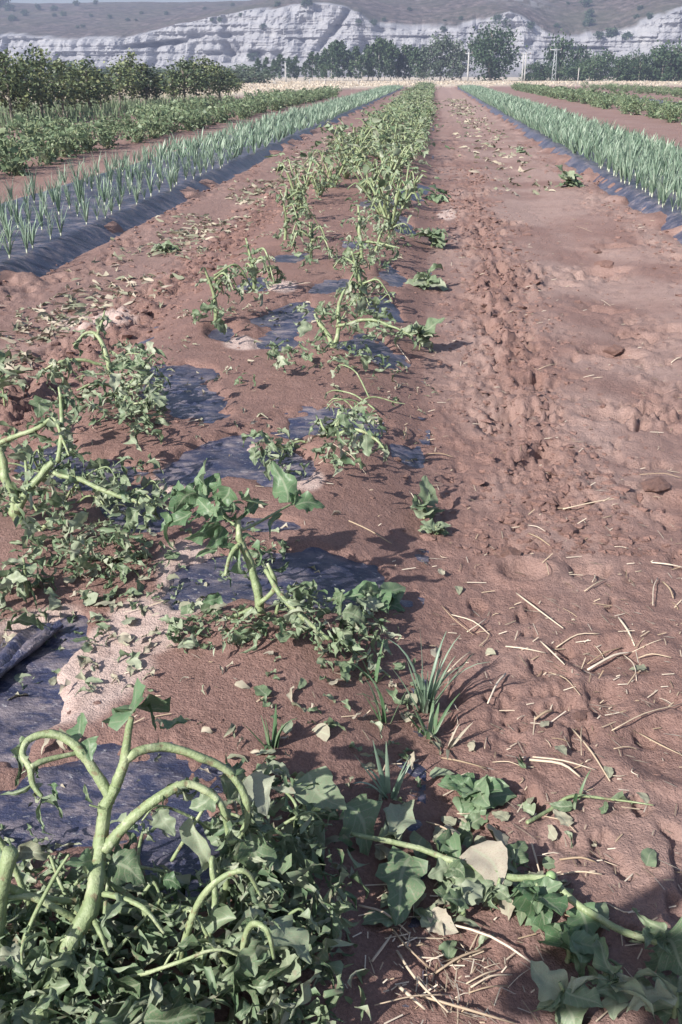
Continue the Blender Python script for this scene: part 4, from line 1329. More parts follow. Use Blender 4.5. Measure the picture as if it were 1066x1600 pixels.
# --- plant B, the standing one with serrated fresh leaves
B = Plant('battered_plant', 'upright plant with fresh serrated top leaves in front of the long plastic patch', -0.44, 2.24)
o = B.o
B.stem('stem', [o + Vector((0, 0, -0.04))] + S((402, 990, 2.25), (405, 940, 2.27), (392, 890, 2.29), (380, 845, 2.31), (372, 812, 2.33)), [0.024, 0.022, 0.018, 0.016, 0.014, 0.010])
c1 = B.stem('branch', S((376, 830, 2.32), (355, 812, 2.35), (335, 800, 2.37), (318, 780, 2.41)), [0.006, 0.005, 0.004, 0.003])
c2 = B.stem('branch', S((375, 850, 2.3), (360, 870, 2.27), (352, 900, 2.25)), [0.009, 0.008, 0.006])
c3 = B.stem('branch', S((405, 945, 2.26), (425, 925, 2.24), (430, 905, 2.24), (418, 880, 2.25)), [0.010, 0.010, 0.009, 0.006])
c4 = B.stem('branch', S((415, 890, 2.26), (440, 930, 2.2), (480, 970, 2.17), (515, 1000, 2.15)), [0.008, 0.010, 0.009, 0.006])
c5 = B.stem('branch', S((395, 950, 2.25), (350, 970, 2.22), (300, 990, 2.18), (262, 1010, 2.14)), [0.010, 0.009, 0.008, 0.006])
c6 = B.stem('branch', S((395, 990, 2.22), (360, 1010, 2.17), (310, 1015, 2.15), (262, 1020, 2.13)), [0.009, 0.009, 0.008, 0.005])
c7 = B.stem('branch', S((405, 1005, 2.22), (425, 1035, 2.16), (455, 1060, 2.10), (480, 1085, 2.05)), [0.009, 0.008, 0.006, 0.004])
c8 = B.stem('branch', S((402, 1000, 2.25), (428, 975, 2.26), (436, 940, 2.27)), [0.010, 0.009, 0.006])
for c in (c4, c5, c6, c7): B.along(c, 9, 0.04, 0.08)
for L in [((322, 775, 2.42), (310, 722, 2.52), 'broad', 1.3), ((310, 790, 2.4), (252, 760, 2.46), 'broad', 1.2), ((300, 800, 2.38), (245, 825, 2.34), 'broad', 1.1), ((340, 800, 2.36), (372, 772, 2.42), 'broad', 1.0), ((345, 820, 2.34), (290, 845, 2.28), 'broad', 1.1), ((262, 800, 2.4), (258, 860, 2.3), 'fold', 1.3),
          ((352, 825, 2.33), (330, 860, 2.26), 'broad', 1.1), ((375, 840, 2.31), (410, 828, 2.34), 'lance', 1.3), ((370, 850, 2.3), (355, 905, 2.22), 'wilt', 1.2), ((392, 855, 2.29), (430, 872, 2.26), 'wilt', 1.2), ((450, 785, 2.56), (438, 735, 2.7), 'broad', 1.0), ((460, 790, 2.55), (512, 778, 2.6), 'broad', 1.0), ((440, 800, 2.5), (405, 835, 2.4), 'lance', 1.2),
          ((455, 790, 2.56), (475, 755, 2.64), 'wilt', 1.0), ((345, 930, 2.26), (320, 945, 2.22), 'broad', 1.2), ((310, 770, 2.43), (345, 745, 2.5), 'broad', 1.0), ((340, 850, 2.3), (300, 870, 2.25), 'wilt', 1.2), ((335, 800, 2.36), (300, 782, 2.4), 'broad', 1.2), ((345, 840, 2.32), (368, 870, 2.27), 'broad', 1.2)]:
    B.leaf(*L[0], *L[1], kind=L[2], m='leaf_fresh', wide=L[3] * 0.8, nrm=np.array([0, -0.5, 0.8]) + rng.normal(size=3) * 0.5)
B.stem('branch', S((372, 830, 2.33), (400, 818, 2.40), (425, 805, 2.47), (455, 788, 2.55)), [0.006, 0.006, 0.005, 0.004])
B.mass(26, 340, 1005, 90, 22, 0.0, 0.05, 0.04, 0.09)
B.mass(46, 530, 955, 85, 42, 0.0, 0.09, 0.04, 0.10)
B.mass(20, 520, 1020, 90, 30, 0.0, 0.04, 0.03, 0.08)
B.mass(16, 410, 860, 40, 40, 0.0, 0.06, 0.03, 0.08)

B.filler(130, 530, 965, 100, 50, 0.0, 0.09, 0.02, 0.05)
B.filler(90, 350, 1005, 100, 26, 0.0, 0.05, 0.02, 0.05)
B.filler(60, 380, 870, 50, 50, 0.0, 0.12, 0.02, 0.05)
B.mass(22, 325, 800, 70, 45, 0.25, 0.40, 0.05, 0.10, ('broad', 'wilt'), 'leaf_fresh')
# --- plant at the left edge with thick forked stems
Bl = Plant('battered_plant', 'plant with thick forked pale stems at the left frame edge', -1.35, 2.76)
o = Bl.o
Bl.stem('stem', [o + Vector((0, 0, -0.04))] + S((35, 830, 2.78), (25, 795, 2.79), (10, 750, 2.82), (-2, 700, 2.86)), [0.027, 0.026, 0.025, 0.020, 0.017])
c1 = Bl.stem('branch', S((28, 800, 2.78), (45, 770, 2.8), (70, 742, 2.82), (83, 722, 2.84)), [0.020, 0.020, 0.018, 0.015])
c2 = Bl.stem('branch', S((84, 738, 2.82), (120, 750, 2.8), (180, 772, 2.77), (243, 795, 2.72)), [0.010, 0.012, 0.011, 0.008])
c3 = Bl.stem('branch', S((-20, 700, 2.86), (20, 685, 2.88), (60, 668, 2.9), (85, 655, 2.92), (100, 690, 2.86), (108, 712, 2.82)), [0.012, 0.012, 0.011, 0.009, 0.006, 0.004])
c4 = Bl.stem('branch', S((92, 720, 2.86), (98, 670, 2.95), (95, 630, 3.02), (92, 605, 3.06)), [0.013, 0.012, 0.010, 0.006])
c5 = Bl.stem('branch', S((50, 838, 2.74), (75, 818, 2.75), (100, 800, 2.76)), [0.011, 0.011, 0.010])
c6 = Bl.stem('branch', S((35, 865, 2.72), (80, 865, 2.66), (150, 870, 2.62), (215, 875, 2.6)), [0.012, 0.011, 0.009, 0.005])
c7 = Bl.stem('branch', S((240, 893, 2.62), (205, 925, 2.5), (165, 950, 2.42), (135, 962, 2.4)), [0.006, 0.009, 0.009, 0.007])
c8 = Bl.stem('branch', S((40, 720, 2.86), (45, 770, 2.8), (60, 800, 2.76)), [0.007, 0.006, 0.005])
for c in (c2, c3, c4, c6): Bl.along(c, 12, 0.04, 0.10)
Bl.along(c7, 6, 0.04, 0.08)
Bl.mass(60, 130, 790, 125, 70, 0.0, 0.20, 0.05, 0.10)
Bl.mass(34, 40, 700, 80, 60, 0.05, 0.25, 0.05, 0.10)
Bl.mass(30, 150, 870, 110, 26, 0.0, 0.06, 0.04, 0.09)
Bl.mass(26, 100, 620, 45, 50, 0.15, 0.34, 0.05, 0.12)
Bl.mass(18, 40, 930, 40, 45, 0.0, 0.10, 0.05, 0.10)
Bl.mass(16, 210, 760, 60, 50, 0.0, 0.1, 0.05, 0.10)

Bl.filler(260, 130, 790, 140, 80, 0.0, 0.2, 0.03, 0.07)
Bl.twigs(10, 130, 800, 130, 60, 0.02, 0.15, 0.1, 0.25, 0.005)
Bl.filler(120, 150, 880, 120, 36, 0.0, 0.05, 0.02, 0.05)
# --- bent plant left of the small round plastic patch
Cl = Plant('battered_plant', 'bent plant with curled tip left of the small round plastic patch', -1.37, 3.95)
o = Cl.o
c0 = Cl.stem('stem', [o + Vector((0, 0, -0.04))] + S((188, 640, 3.97), (180, 600, 4.0), (172, 570, 4.02), (160, 535, 4.05), (148, 520, 4.07), (132, 522, 4.06), (115, 540, 4.02)), [0.023, 0.022, 0.019, 0.017, 0.014, 0.012, 0.009, 0.005])
c1 = Cl.stem('branch', S((152, 525, 4.06), (158, 505, 4.1), (164, 485, 4.14)), [0.010, 0.008, 0.004])
c2 = Cl.stem('branch', S((160, 570, 4.0), (130, 562, 3.98), (95, 565, 3.95), (62, 582, 3.92)), [0.010, 0.010, 0.009, 0.005])
c3 = Cl.stem('branch', S((178, 605, 3.98), (150, 600, 3.95), (120, 610, 3.9)), [0.011, 0.010, 0.006])
c4 = Cl.stem('branch', S((185, 650, 3.95), (150, 665, 3.88), (105, 668, 3.85)), [0.011, 0.010, 0.008])
c5 = Cl.stem('branch', S((190, 640, 3.97), (215, 630, 3.95), (262, 632, 3.9)), [0.008, 0.007, 0.004])
c6 = Cl.stem('branch', S((188, 640, 3.97), (205, 600, 4.02), (225, 570, 4.08), (248, 545, 4.12)), [0.010, 0.009, 0.008, 0.005])
for c in (c0, c1, c2, c3, c5): Cl.along(c, 7, 0.05, 0.09, lo=0.4)
Cl.mass(48, 212, 590, 44, 45, 0.05, 0.30, 0.05, 0.10)
Cl.mass(34, 190, 640, 70, 26, 0.0, 0.12, 0.05, 0.11)
Cl.mass(18, 225, 675, 22, 22, 0.0, 0.12, 0.06, 0.13)
Cl.mass(12, 90, 580, 30, 12, 0.2, 0.3, 0.05, 0.1)

Cl.twigs(7, 205, 620, 50, 40, 0.05, 0.2, 0.1, 0.25, 0.005)
Cl.filler(170, 205, 600, 55, 55, 0.0, 0.30, 0.025, 0.065)
Cl.filler(60, 180, 655, 80, 26, 0.0, 0.08, 0.025, 0.06)
# --- plants further up the two lines
def mid(label, x, y, stems, masses):
    p = Plant('battered_plant', label, x, y)
    first = True
    for (pts, rr) in stems:
        c = p.stem('stem' if first else 'branch', ([p.o + Vector((0, 0, -0.04))] if first else []) + S(*pts), rr)
        first = False
        p.along(c, 8, 0.05, 0.10, lo=0.35)
    for mm in masses:
        p.mass(int(mm[0] * 0.68), *mm[1:7], mm[7] * 0.8, mm[8] * 0.9)
    p.twigs(5, *masses[0][1:7], 0.1, 0.25, 0.005)
    for mm in masses[:3]:
        p.filler(int(mm[0] * 1.0), *mm[1:7], 0.03, 0.075)
    return p
mid('low plant with a forked stem on the wide plastic patch', -0.36, 3.66,
    [([(510, 705, 3.68), (522, 680, 3.7), (528, 655, 3.74), (530, 640, 3.77)], [0.022, 0.020, 0.017, 0.012, 0.007]), ([(486, 750, 3.6), (468, 728, 3.62), (462, 705, 3.65)], [0.017, 0.016, 0.010]), ([(522, 680, 3.7), (555, 672, 3.68), (585, 685, 3.6), (600, 700, 3.55)], [0.012, 0.011, 0.008, 0.005]), ([(518, 690, 3.68), (505, 668, 3.7), (500, 655, 3.72)], [0.009, 0.008, 0.004]), ([(500, 700, 3.66), (470, 690, 3.66), (440, 700, 3.62)], [0.009, 0.007, 0.004])],
    [(26, 565, 660, 30, 25, 0.08, 0.28, 0.05, 0.10), (26, 420, 700, 30, 30, 0.02, 0.2, 0.06, 0.11), (28, 530, 710, 30, 25, 0.0, 0.2, 0.05, 0.10), (10, 540, 640, 20, 14, 0.3, 0.4, 0.05, 0.1), (14, 460, 725, 40, 24, 0.0, 0.1, 0.05, 0.09)])
mid('spreading plant between two plastic humps, pale leaves to its right', -0.50, 5.05,
    [([(520, 560, 5.07), (515, 530, 5.1), (500, 505, 5.14), (492, 490, 5.18)], [0.024, 0.022, 0.019, 0.015, 0.010]), ([(520, 550, 5.08), (528, 515, 5.12), (530, 480, 5.18), (540, 450, 5.25)], [0.018, 0.016, 0.014, 0.008]), ([(525, 510, 5.12), (570, 500, 5.1), (600, 505, 5.08), (645, 525, 5.0)], [0.012, 0.012, 0.010, 0.006]), ([(518, 555, 5.05), (550, 570, 4.95), (570, 580, 4.9)], [0.012, 0.010, 0.006]), ([(514, 545, 5.06), (490, 565, 4.98), (470, 580, 4.9)], [0.012, 0.010, 0.006])],
    [(50, 560, 500, 60, 30, 0.05, 0.3, 0.06, 0.11), (40, 470, 560, 60, 24, 0.0, 0.16, 0.06, 0.11), (30, 575, 565, 60, 18, 0.0, 0.1, 0.05, 0.10), (24, 490, 500, 30, 26, 0.1, 0.35, 0.05, 0.1), (10, 380, 600, 30, 14, 0, 0.05, .05, .09)])
mid('tall pale stemmed plant in the right line with long side arm', -0.48, 7.7,
    [([(565, 410, 7.72), (563, 380, 7.75), (562, 350, 7.8), (560, 322, 7.85)], [0.026, 0.024, 0.022, 0.018, 0.012]), ([(564, 378, 7.75), (590, 380, 7.72), (625, 388, 7.65)], [0.015, 0.014, 0.008]), ([(580, 415, 7.7), (592, 375, 7.75), (602, 345, 7.8)], [0.018, 0.016, 0.008]), ([(562, 395, 7.72), (545, 400, 7.68), (530, 408, 7.65)], [0.012, 0.010, 0.006])],
    [(40, 600, 375, 32, 40, 0.05, 0.4, 0.06, 0.12), (40, 550, 400, 36, 26, 0.0, 0.25, 0.06, 0.12), (24, 570, 340, 34, 20, 0.25, 0.45, 0.06, 0.12)])
for k, (x, y, lb) in enumerate([(-1.27, 5.7, 'first upright shoot in the left line beyond the bent plant'), (-1.19, 6.6, 'second upright shoot in the left line, beside a plastic patch'), (-1.26, 8.7, 'plant with a drooping left arm in the left line'), (-1.32, 10.2, 'fourth ragged plant up the left line, above the drooping one'),
                                (-0.44, 6.3, 'short stubby plant just behind the spreading one in the right line'), (-0.36, 8.8, 'leafy ragged plant behind the tall pale stemmed one'), (-0.95, 7.9, 'thin shoot between the two plant lines')]):
    p = Plant('battered_plant', lb, x, y)
    h = [0.32, 0.36, 0.42, 0.42, 0.34, 0.42, 0.3][k]
    o = p.o
    tip = o + Vector((rng.uniform(-.05, .05), rng.uniform(-.02, .05), h))
    c = p.stem('stem', [o + Vector((0, 0, -.04)), o + Vector((0.01, 0, h * .4)), tip], [0.02, 0.017, 0.009])
    p.along(c, 10, 0.05, 0.11, lo=0.4)
    for b in range(4):
        a = rng.uniform(0, 6.28); out = rng.uniform(0.15, 0.32); z0 = h * rng.uniform(.3, .9)
        e = Vector((math.cos(a), math.sin(a), 0))
        c = p.stem('branch', [o + Vector((0.01, 0, z0)), o + e * out * .6 + Vector((0, 0, z0 + .05)), o + e * out + Vector((0, 0, z0 * rng.uniform(.4, .9)))], [0.010, 0.009, 0.005])
        p.along(c, 9, 0.05, 0.11, lo=0.2)
    px, py = proj(np.array([x]), np.array([y]), np.array([0.15]))
    p.mass(15, float(px[0]), float(py[0]), 200 / y, 120 / y, 0.0, 0.22, 0.05, 0.11)
#@@PART4
# ------------------------------------------------------------------ weeds, grass tufts
def tuft(name, label, x, y, n, hmin, hmax, lean=0.5, m='leek', w=0.004, group=None, bias=(0, 0)):
    z = gz(x, y)
    root = thing(name, label, 'grass tuft', (x, y, z), group)
    for k in range(n):
        g = Geo()
        a = rng.uniform(0, 6.28)
        d = np.array([math.cos(a) + bias[0], math.sin(a) + bias[1], 0]); d /= np.linalg.norm(d) + 1e-6
        xx = np.array([-d[1], d[0], 0])
        L = rng.uniform(hmin, hmax)
        ang = rng.uniform(0.05, lean)
        bend = rng.uniform(0, 1) ** 2 * 2.0
        p = d * rng.uniform(0, 0.015) + np.array([0, 0, -0.01])
        V = []
        ns = 7
        ww0 = w * rng.uniform(0.7, 1.4)
        for i in range(ns + 1):
            t = i / ns
            ww = ww0 * (1 - t ** 2) + 0.0005
            V += [p - xx * ww, p + d * (-ww * .5), p + xx * ww]
            p = p + L / ns * (d * math.sin(ang) + np.array([0, 0, math.cos(ang)]))
            p[2] = max(p[2], 0.006)
            ang += bend * t * 2 / ns
        q = [(i * 3 + j, i * 3 + j + 1, i * 3 + j + 4, i * 3 + j + 3) for i in range(ns) for j in range(2)]
        g.add(V, q, tone=0.0)
        g.build('blade', M[m], root)
    return root
tuft('grass_tuft', 'largest blue green grass tuft on the right edge of the bed', 0.035, 2.06, 26, 0.10, 0.27, 0.6, 'leek', 0.0045)
p = atz(672, 1142, 0.02); tuft('grass_tuft', 'short grass tuft just below the largest one', p.x, p.y, 9, 0.07, 0.14, 0.7, 'leaf_fresh', 0.005)
p = atz(604, 1125, 0.04); tuft('grass_tuft', 'thin grass tuft left of the largest one', p.x, p.y, 6, 0.08, 0.2, 0.6, 'leaf_fresh', 0.005, bias=(.3, 0))
p = atz(428, 1180, 0.08); tuft('grass_tuft', 'grass tuft beside the earthed up soil right of the arching plant', p.x, p.y, 8, 0.06, 0.13, 0.9, 'leaf_fresh', 0.006)
p = atz(610, 1245, 0.03); tuft('grass_tuft', 'grass tuft rising out of the dark plant shade', p.x, p.y, 9, 0.08, 0.16, 0.6, 'leek', 0.005)
p = atz(585, 1060, 0.06); tuft('grass_tuft', 'grass tuft with one long blade below the plastic patch', p.x, p.y, 5, 0.07, 0.16, 0.8, 'leaf_fresh', 0.005)
p = atz(898, 1256, 0.0); tuft('grass_tuft', 'single green blade standing on bare mud', p.x, p.y, 2, 0.07, 0.1, 0.4, 'leaf_fresh', 0.004, bias=(.6, .2))
p = atz(700, 1165, 0.01); tuft('grass_tuft', 'flattened grass tuft on the mud below the largest one', p.x, p.y, 6, 0.06, 0.12, 1.4, 'leaf_dry', 0.004)

def weed(name, label, px, py, n, s, m='leaf_wilt', kinds=('broad', 'wilt'), h=0.10, group=None, z=0.0, wide=(0.9, 1.4)):
    p = atz(px, py, z)
    zz = gz(p.x, p.y)
    o = Vector((p.x, p.y, zz))
    root = thing(name, label, 'weed', o, group)
    g = Geo()
    tube(g, [(0, 0, -0.02), (0.004, 0, h * .4), (rng.normal() * .01, 0.01, h)], [0.006, 0.005, 0.003], 6, 6)
    g.build('stem', M['stem'], root)
    for k in range(n):
        t = rng.uniform(0.1, 1)
        a = rng.uniform(0, 6.28)
        d = np.array([math.cos(a), math.sin(a), rng.uniform(-0.15, 0.9) if t > 0.4 else rng.uniform(-0.1, 0.3)])
        leaf_obj('leaf', str(rng.choice(kinds)), np.array(o) + np.array([0, 0, h * t]), d, [rng.normal() * .4, -0.3 + rng.normal() * .3, 1], s * rng.uniform(0.6, 1.2), root, m, rng.uniform(*wide))
    return root
weed('weed', 'small weed with upright leaves on bare mud right of the bed', 662, 815, 7, 0.10, 'leaf_wilt', ('broad',), 0.06)
weed('weed', 'flat leafy weed just below the upright one on the mud', 680, 838, 9, 0.07, 'leaf_wilt', ('broad',), 0.03)
weed('weed', 'pale leafed weed sticking out right of the spreading plant', 655, 555, 12, 0.15, 'leaf_wilt', ('broad', 'wilt'), 0.14)
weed('weed', 'pale leafed weed drooping over the edge of the plastic patch', 592, 940, 10, 0.11, 'leaf_fresh', ('broad', 'oval'), 0.07, z=0.06)
weed('weed', 'low leafy weed on the mud at lower right of the bed', 740, 1245, 11, 0.085, 'leaf_fresh', ('broad',), 0.04)
weed('weed', 'pale weed beside the path near the left end of the right leeks', 885, 292, 22, 0.24, 'leaf_wilt', ('broad', 'lance'), 0.16)
weed('weed', 'small weed on the mud beside the right leeks, farther up', 815, 238, 12, 0.2, 'leaf_wilt', ('broad', 'lance'), 0.10)
weed('weed', 'weed at the right foot of the tall pale stemmed plant', 675, 388, 13, 0.2, 'leaf_wilt', ('broad', 'wilt'), 0.12)
weed('weed', 'weed by the right bed edge, below the one at the tall plant', 668, 455, 12, 0.17, 'leaf_wilt', ('broad', 'wilt'), 0.10)
weed('weed', 'weed at the right edge of the far leafy plants', 680, 315, 11, 0.26, 'leaf_fresh', ('broad', 'lance'), 0.15)
weed('weed', 'broad wilted weed in the furrow left of the middle bed', 255, 390, 12, 0.16, 'leaf_wilt', ('broad', 'wilt'), 0.06)
weed('weed', 'dark leaved weed in the clods at the left frame edge', 8, 640, 11, 0.16, 'leaf_wilt', ('fold', 'wilt'), 0.2)
weed('weed', 'drooping dark weed on red soil at the left frame edge', 45, 950, 10, 0.12, 'leaf_wilt', ('fold', 'wilt'), 0.12, z=.08)

# lobed seedlings and leaves around the fallen stem at the lower right
for k, (px, py, n, s, lb) in enumerate([(830, 1420, 10, 0.10, 'lobed leafy weed below the fruit on the fallen stem'), (770, 1415, 8, 0.08, 'lobed weed left of the one below the fruit'), (885, 1500, 8, 0.11, 'broad lobed weed at the edge of the photographer\'s shadow'), (720, 1440, 9, 0.07, 'small weed among straw below the fallen stem'),
                                        (955, 1560, 9, 0.12, 'broad leaved weed deep in the bottom right shadow'), (1030, 1500, 8, 0.11, 'weed under the fallen stem end in the shadow'), (800, 1370, 8, 0.06, 'tiny weed behind the fallen stem beside the dry leaf'), (700, 1385, 8, 0.08, 'weed under the middle of the fallen stem'), (1050, 1590, 8, 0.12, 'weed in the bottom right corner'), (880, 1580, 8, 0.1, 'weed at the bottom edge where the shadow begins')]):
    weed('weed', lb, px, py, n, s * 0.75, 'leaf_fresh' if k in (0, 2) else 'leaf_wilt', ('broad', 'wilt', 'fold'), 0.06, wide=(1.1, 1.6))

# --- fallen stem with fruit
F = Plant('fallen_stem', 'long green stem lying across weeds at the lower right, with a small round fruit', *atz(560, 1340, 0)[:2])
def onz(px, py, h):
    p = atz(px, py, h)
    return Vector((p.x, p.y, gz(p.x, p.y) + h))
cf = F.stem('stem', [onz(548, 1332, 0.05), onz(620, 1330, 0.06), onz(700, 1342, 0.06), onz(790, 1368, 0.055), onz(855, 1375, 0.05), onz(905, 1410, 0.045), onz(960, 1448, 0.04), onz(1020, 1475, 0.04), onz(1090, 1500, 0.04)], [0.006, 0.008, 0.009, 0.010, 0.011, 0.0105, 0.010, 0.0095, 0.008])
g = Geo()
th, ph = np.meshgrid(np.linspace(0, math.pi, 9), np.linspace(0, 2 * math.pi, 13)[:-1], indexing='ij')
V = np.stack([np.sin(th) * np.cos(ph), np.sin(th) * np.sin(ph), np.cos(th) * 0.92], -1).reshape(-1, 3) * 0.0105
q = [(i * 12 + j, i * 12 + (j + 1) % 12, (i + 1) * 12 + (j + 1) % 12, (i + 1) * 12 + j) for i in range(8) for j in range(12)]
fp = onz(861, 1371, 0.058)
g.add(V + np.array(fp - F.o), q)
g.build('fruit', M['fruit'], F.root)
def lz(a, b, kind, m, wide, ha=0.05, hb=0.06, nrm=(0, -0.3, 1)):
    p, q = np.array(onz(*a, ha)), np.array(onz(*b, hb))
    return leaf_obj('leaf', kind, p, q - p, nrm, np.linalg.norm(q - p), F.root, m, wide)
lz((625, 1330), (630, 1215), 'fold', 'leaf_wilt', 1.6, 0.05, 0.10); lz((645, 1345), (600, 1450), 'broad', 'leaf_wilt', 0.9, 0.05, 0.03); lz((740, 1320), (792, 1378), 'oval', 'leaf_dry', 1.5, 0.07, 0.06)
lz((720, 1345), (660, 1290), 'wilt', 'leaf_fresh', 1.2, .05, .04); lz((690, 1340), (735, 1290), 'wilt', 'leaf_wilt', 1.2, .05, .04); lz((820, 1375), (868, 1440), 'broad', 'leaf_fresh', 1.4, .05, .03); lz((760, 1360), (720, 1420), 'broad', 'leaf_wilt', 1.4, .05, .03); lz((900, 1410), (930, 1470), 'broad', 'leaf_fresh', 1.3, .04, .03); lz((870, 1390), (895, 1345), 'wilt', 'leaf_dry', 1.0, .04, .03)
lz((585, 1330), (640, 1280), 'wilt', 'leaf_wilt', 1.2, .05, .03); lz((480, 1255), (520, 1310), 'oval', 'leaf_wilt', 1.5, .10, .08); lz((540, 1290), (600, 1330), 'broad', 'leaf_wilt', 1.4, .06, .04)

# second thin stem on the mud
W = Plant('fallen_stem', 'thin grey green curved stem lying on bare mud with one leaf at its end', *atz(823, 1288, 0)[:2])
W.stem('stem', [onz(823, 1288, .008), onz(861, 1256, .02), onz(895, 1245, .02), onz(958, 1252, .012), onz(1020, 1265, .006)], [0.006, 0.006, 0.0055, 0.004, 0.002])
a, b_ = np.array(onz(955, 1248, .015)), np.array(onz(1000, 1250, .02))
leaf_obj('leaf', 'wilt', a, b_ - a, (0, -.2, 1), np.linalg.norm(b_ - a), W.root, 'leaf_wilt', 1.0)
# broken stem lying along the right foot of plant B
W = Plant('fallen_stem', 'broken stem lying on the red soil toward the grass tuft', *atz(520, 1045, 0.05)[:2])
W.stem('stem', [onz(510, 1046, .01), onz(560, 1055, .012), onz(610, 1075, .01)], [0.005, 0.005, 0.004])

# ------------------------------------------------------------------ straw
STR = [((842, 578), (871, 573)), ((880, 790), (977, 780)), ((826, 836), (859, 857)), ((825, 823), (852, 835)), ((853, 882), (857, 904)), ((930, 891), (925, 914)), ((1018, 881), (1070, 885)), ((913, 927), (945, 908)), ((1035, 910), (1052, 936)), ((1028, 904), (1020, 948)), ((807, 925), (880, 984)), ((666, 712), (709, 714)), ((971, 633), (1003, 636)),
       ((870, 1008), (936, 996)), ((919, 1031), (973, 1007)), ((919, 1041), (988, 1012)), ((988, 1012), (1035, 1005)), ((966, 967), (992, 1009)), ((998, 1024), (1048, 1035)), ((975, 1016), (994, 1069)), ((844, 1009), (882, 1044)), ((790, 1012), (853, 1022)), ((858, 1046), (906, 1092)), ((790, 1054), (762, 1102)), ((835, 1127), (863, 1114)), ((895, 1136), (953, 1222)), ((910, 1130), (908, 1185)), ((827, 1192), (906, 1217)), ((832, 1186), (930, 1205)),
       ((955, 1149), (1066, 1102)), ((1000, 1138), (1066, 1174)), ((958, 1177), (1000, 1168)), ((666, 1288), (717, 1312)), ((679, 1320), (719, 1337)), ((831, 1316), (848, 1361)), ((923, 1462), (955, 1539)), ((666, 1440), (854, 1521)), ((650, 1562), (805, 1605)), ((735, 1550), (800, 1527)), ((732, 1558), (795, 1545)), ((728, 1544), (780, 1520)), ((611, 1464), (671, 1515)), ((581, 1526), (611, 1477)), ((585, 1592), (700, 1562)), ((622, 1552), (664, 1586)), ((600, 1400), (625, 1440)),
       ((545, 850), (612, 866)), ((520, 750), (572, 776)), ((630, 700), (634, 680)), ((640, 780), (652, 800)), ((560, 1000), (585, 990)), ((690, 950), (740, 990)), ((730, 985), (760, 965)), ((705, 962), (765, 990)), ((620, 560), (640, 575)), ((940, 460), (955, 470)), ((900, 352), (925, 362)), ((770, 1190), (815, 1205)), ((690, 1185), (760, 1200)), ((1000, 740), (1066, 745)), ((1050, 560), (1066, 556)), ((700, 1050), (735, 1020)), ((680, 1520), (760, 1480)), ((620, 1500), (700, 1590)), ((560, 1440), (640, 1470)), ((850, 1270), (900, 1300)), ((875, 1340), (930, 1350)), ((860, 1360), (940, 1370))]
SG = 'loose straws on the mud'
for (a, b_) in STR:
    p, q = np.array(onz(*a, 0.010)), np.array(onz(*b_, 0.010))
    L = np.linalg.norm(q - p)
    g = Geo()
    mid_ = (p + q) / 2 + np.append(rng.normal(size=2) * 0.05 * L, 0.006 + 0.02 * L)
    r = rng.uniform(0.0012, 0.0024) * (1.6 if rng.random() < 0.2 else 1)
    tube(g, [(0, 0, 0), tuple(mid_ - p), tuple(q - p)], [r, r * 1.1, r * 0.7], 5, 7, tone=0.0, wob=0)
    o = g.build('straw', M['straw'])
    o.location = p
    tag(o, 'dry pale straw lying loose on the mud', 'straw', SG)
protoS = []
for k in range(6):
    g = Geo()
    L = 1.0
    tube(g, [(-.5, 0, 0), (rng.normal() * .05, rng.normal() * .06, 0.03), (.5, rng.normal() * .04, 0)], [0.018, 0.02, 0.013], 4, 5, tone=0.0, wob=0)
    protoS.append(g.mesh('straw', M['straw']))
n = 0
while n < 50:
    px, py = rng.uniform(600, 1066), 560 + 1040 * rng.random() ** 0.8
    p = atz(px, py)
    if p.x < 0.0: continue
    o = link('straw', protoS[int(rng.integers(6))])
    s = rng.uniform(0.02, 0.07)
    o.location = (p.x, p.y, gz(p.x, p.y) + 0.005)
    o.rotation_euler = (0, rng.normal() * 0.12, rng.uniform(0, 3.14))
    w_ = rng.uniform(0.04, 0.08)
    o.scale = (s, w_, w_)
    tag(o, 'dry pale straw lying loose on the mud', 'straw', SG)
    n += 1
# chaff too small to count
g = Geo()
for k in range(1200):
    if k < 700:
        px, py = rng.uniform(560, 1100), 300 + 1300 * rng.random()
    elif k < 820:
        px, py = rng.normal() * 70 + 680, rng.normal() * 60 + 1530
    elif k < 1000:
        px, py = rng.normal() * 90 + 940, rng.normal() * 120 + 1040
    else:
        px, py = rng.uniform(100, 700), rng.uniform(300, 1200)
    p = atz(px, min(py, 1620))
    if p.y > 30: continue
    if k < 700 and p.x < 0.05 and rng.random() < 0.7: continue
    a = rng.uniform(0, 3.14)
    L = (0.004 + 0.022 * rng.random() ** 2) * (1 + p.y * 0.10)
    w = 0.0009 * (1 + p.y * 0.2)
    dx, dy = math.cos(a), math.sin(a)
    z = gz(p.x, p.y) + 0.006 if k % 1 == 0 else 0
    t = rng.normal() * 0.15 * L
    g.add([(p.x - dx * L + dy * w, p.y - dy * L - dx * w, z - t), (p.x - dx * L - dy * w, p.y - dy * L + dx * w, z - t + .001), (p.x + dx * L - dy * w, p.y + dy * L + dx * w, z + t + .001), (p.x + dx * L + dy * w, p.y + dy * L - dx * w, z + t), (p.x, p.y, z + w * 1.6)], None, [(0, 1, 4), (1, 2, 4), (2, 3, 4), (3, 0, 4)], tone=rng.random())
tag(g.build('straw_chaff', M['straw']), 'short bits of straw chaff scattered over the mud', 'chaff', kind='stuff')

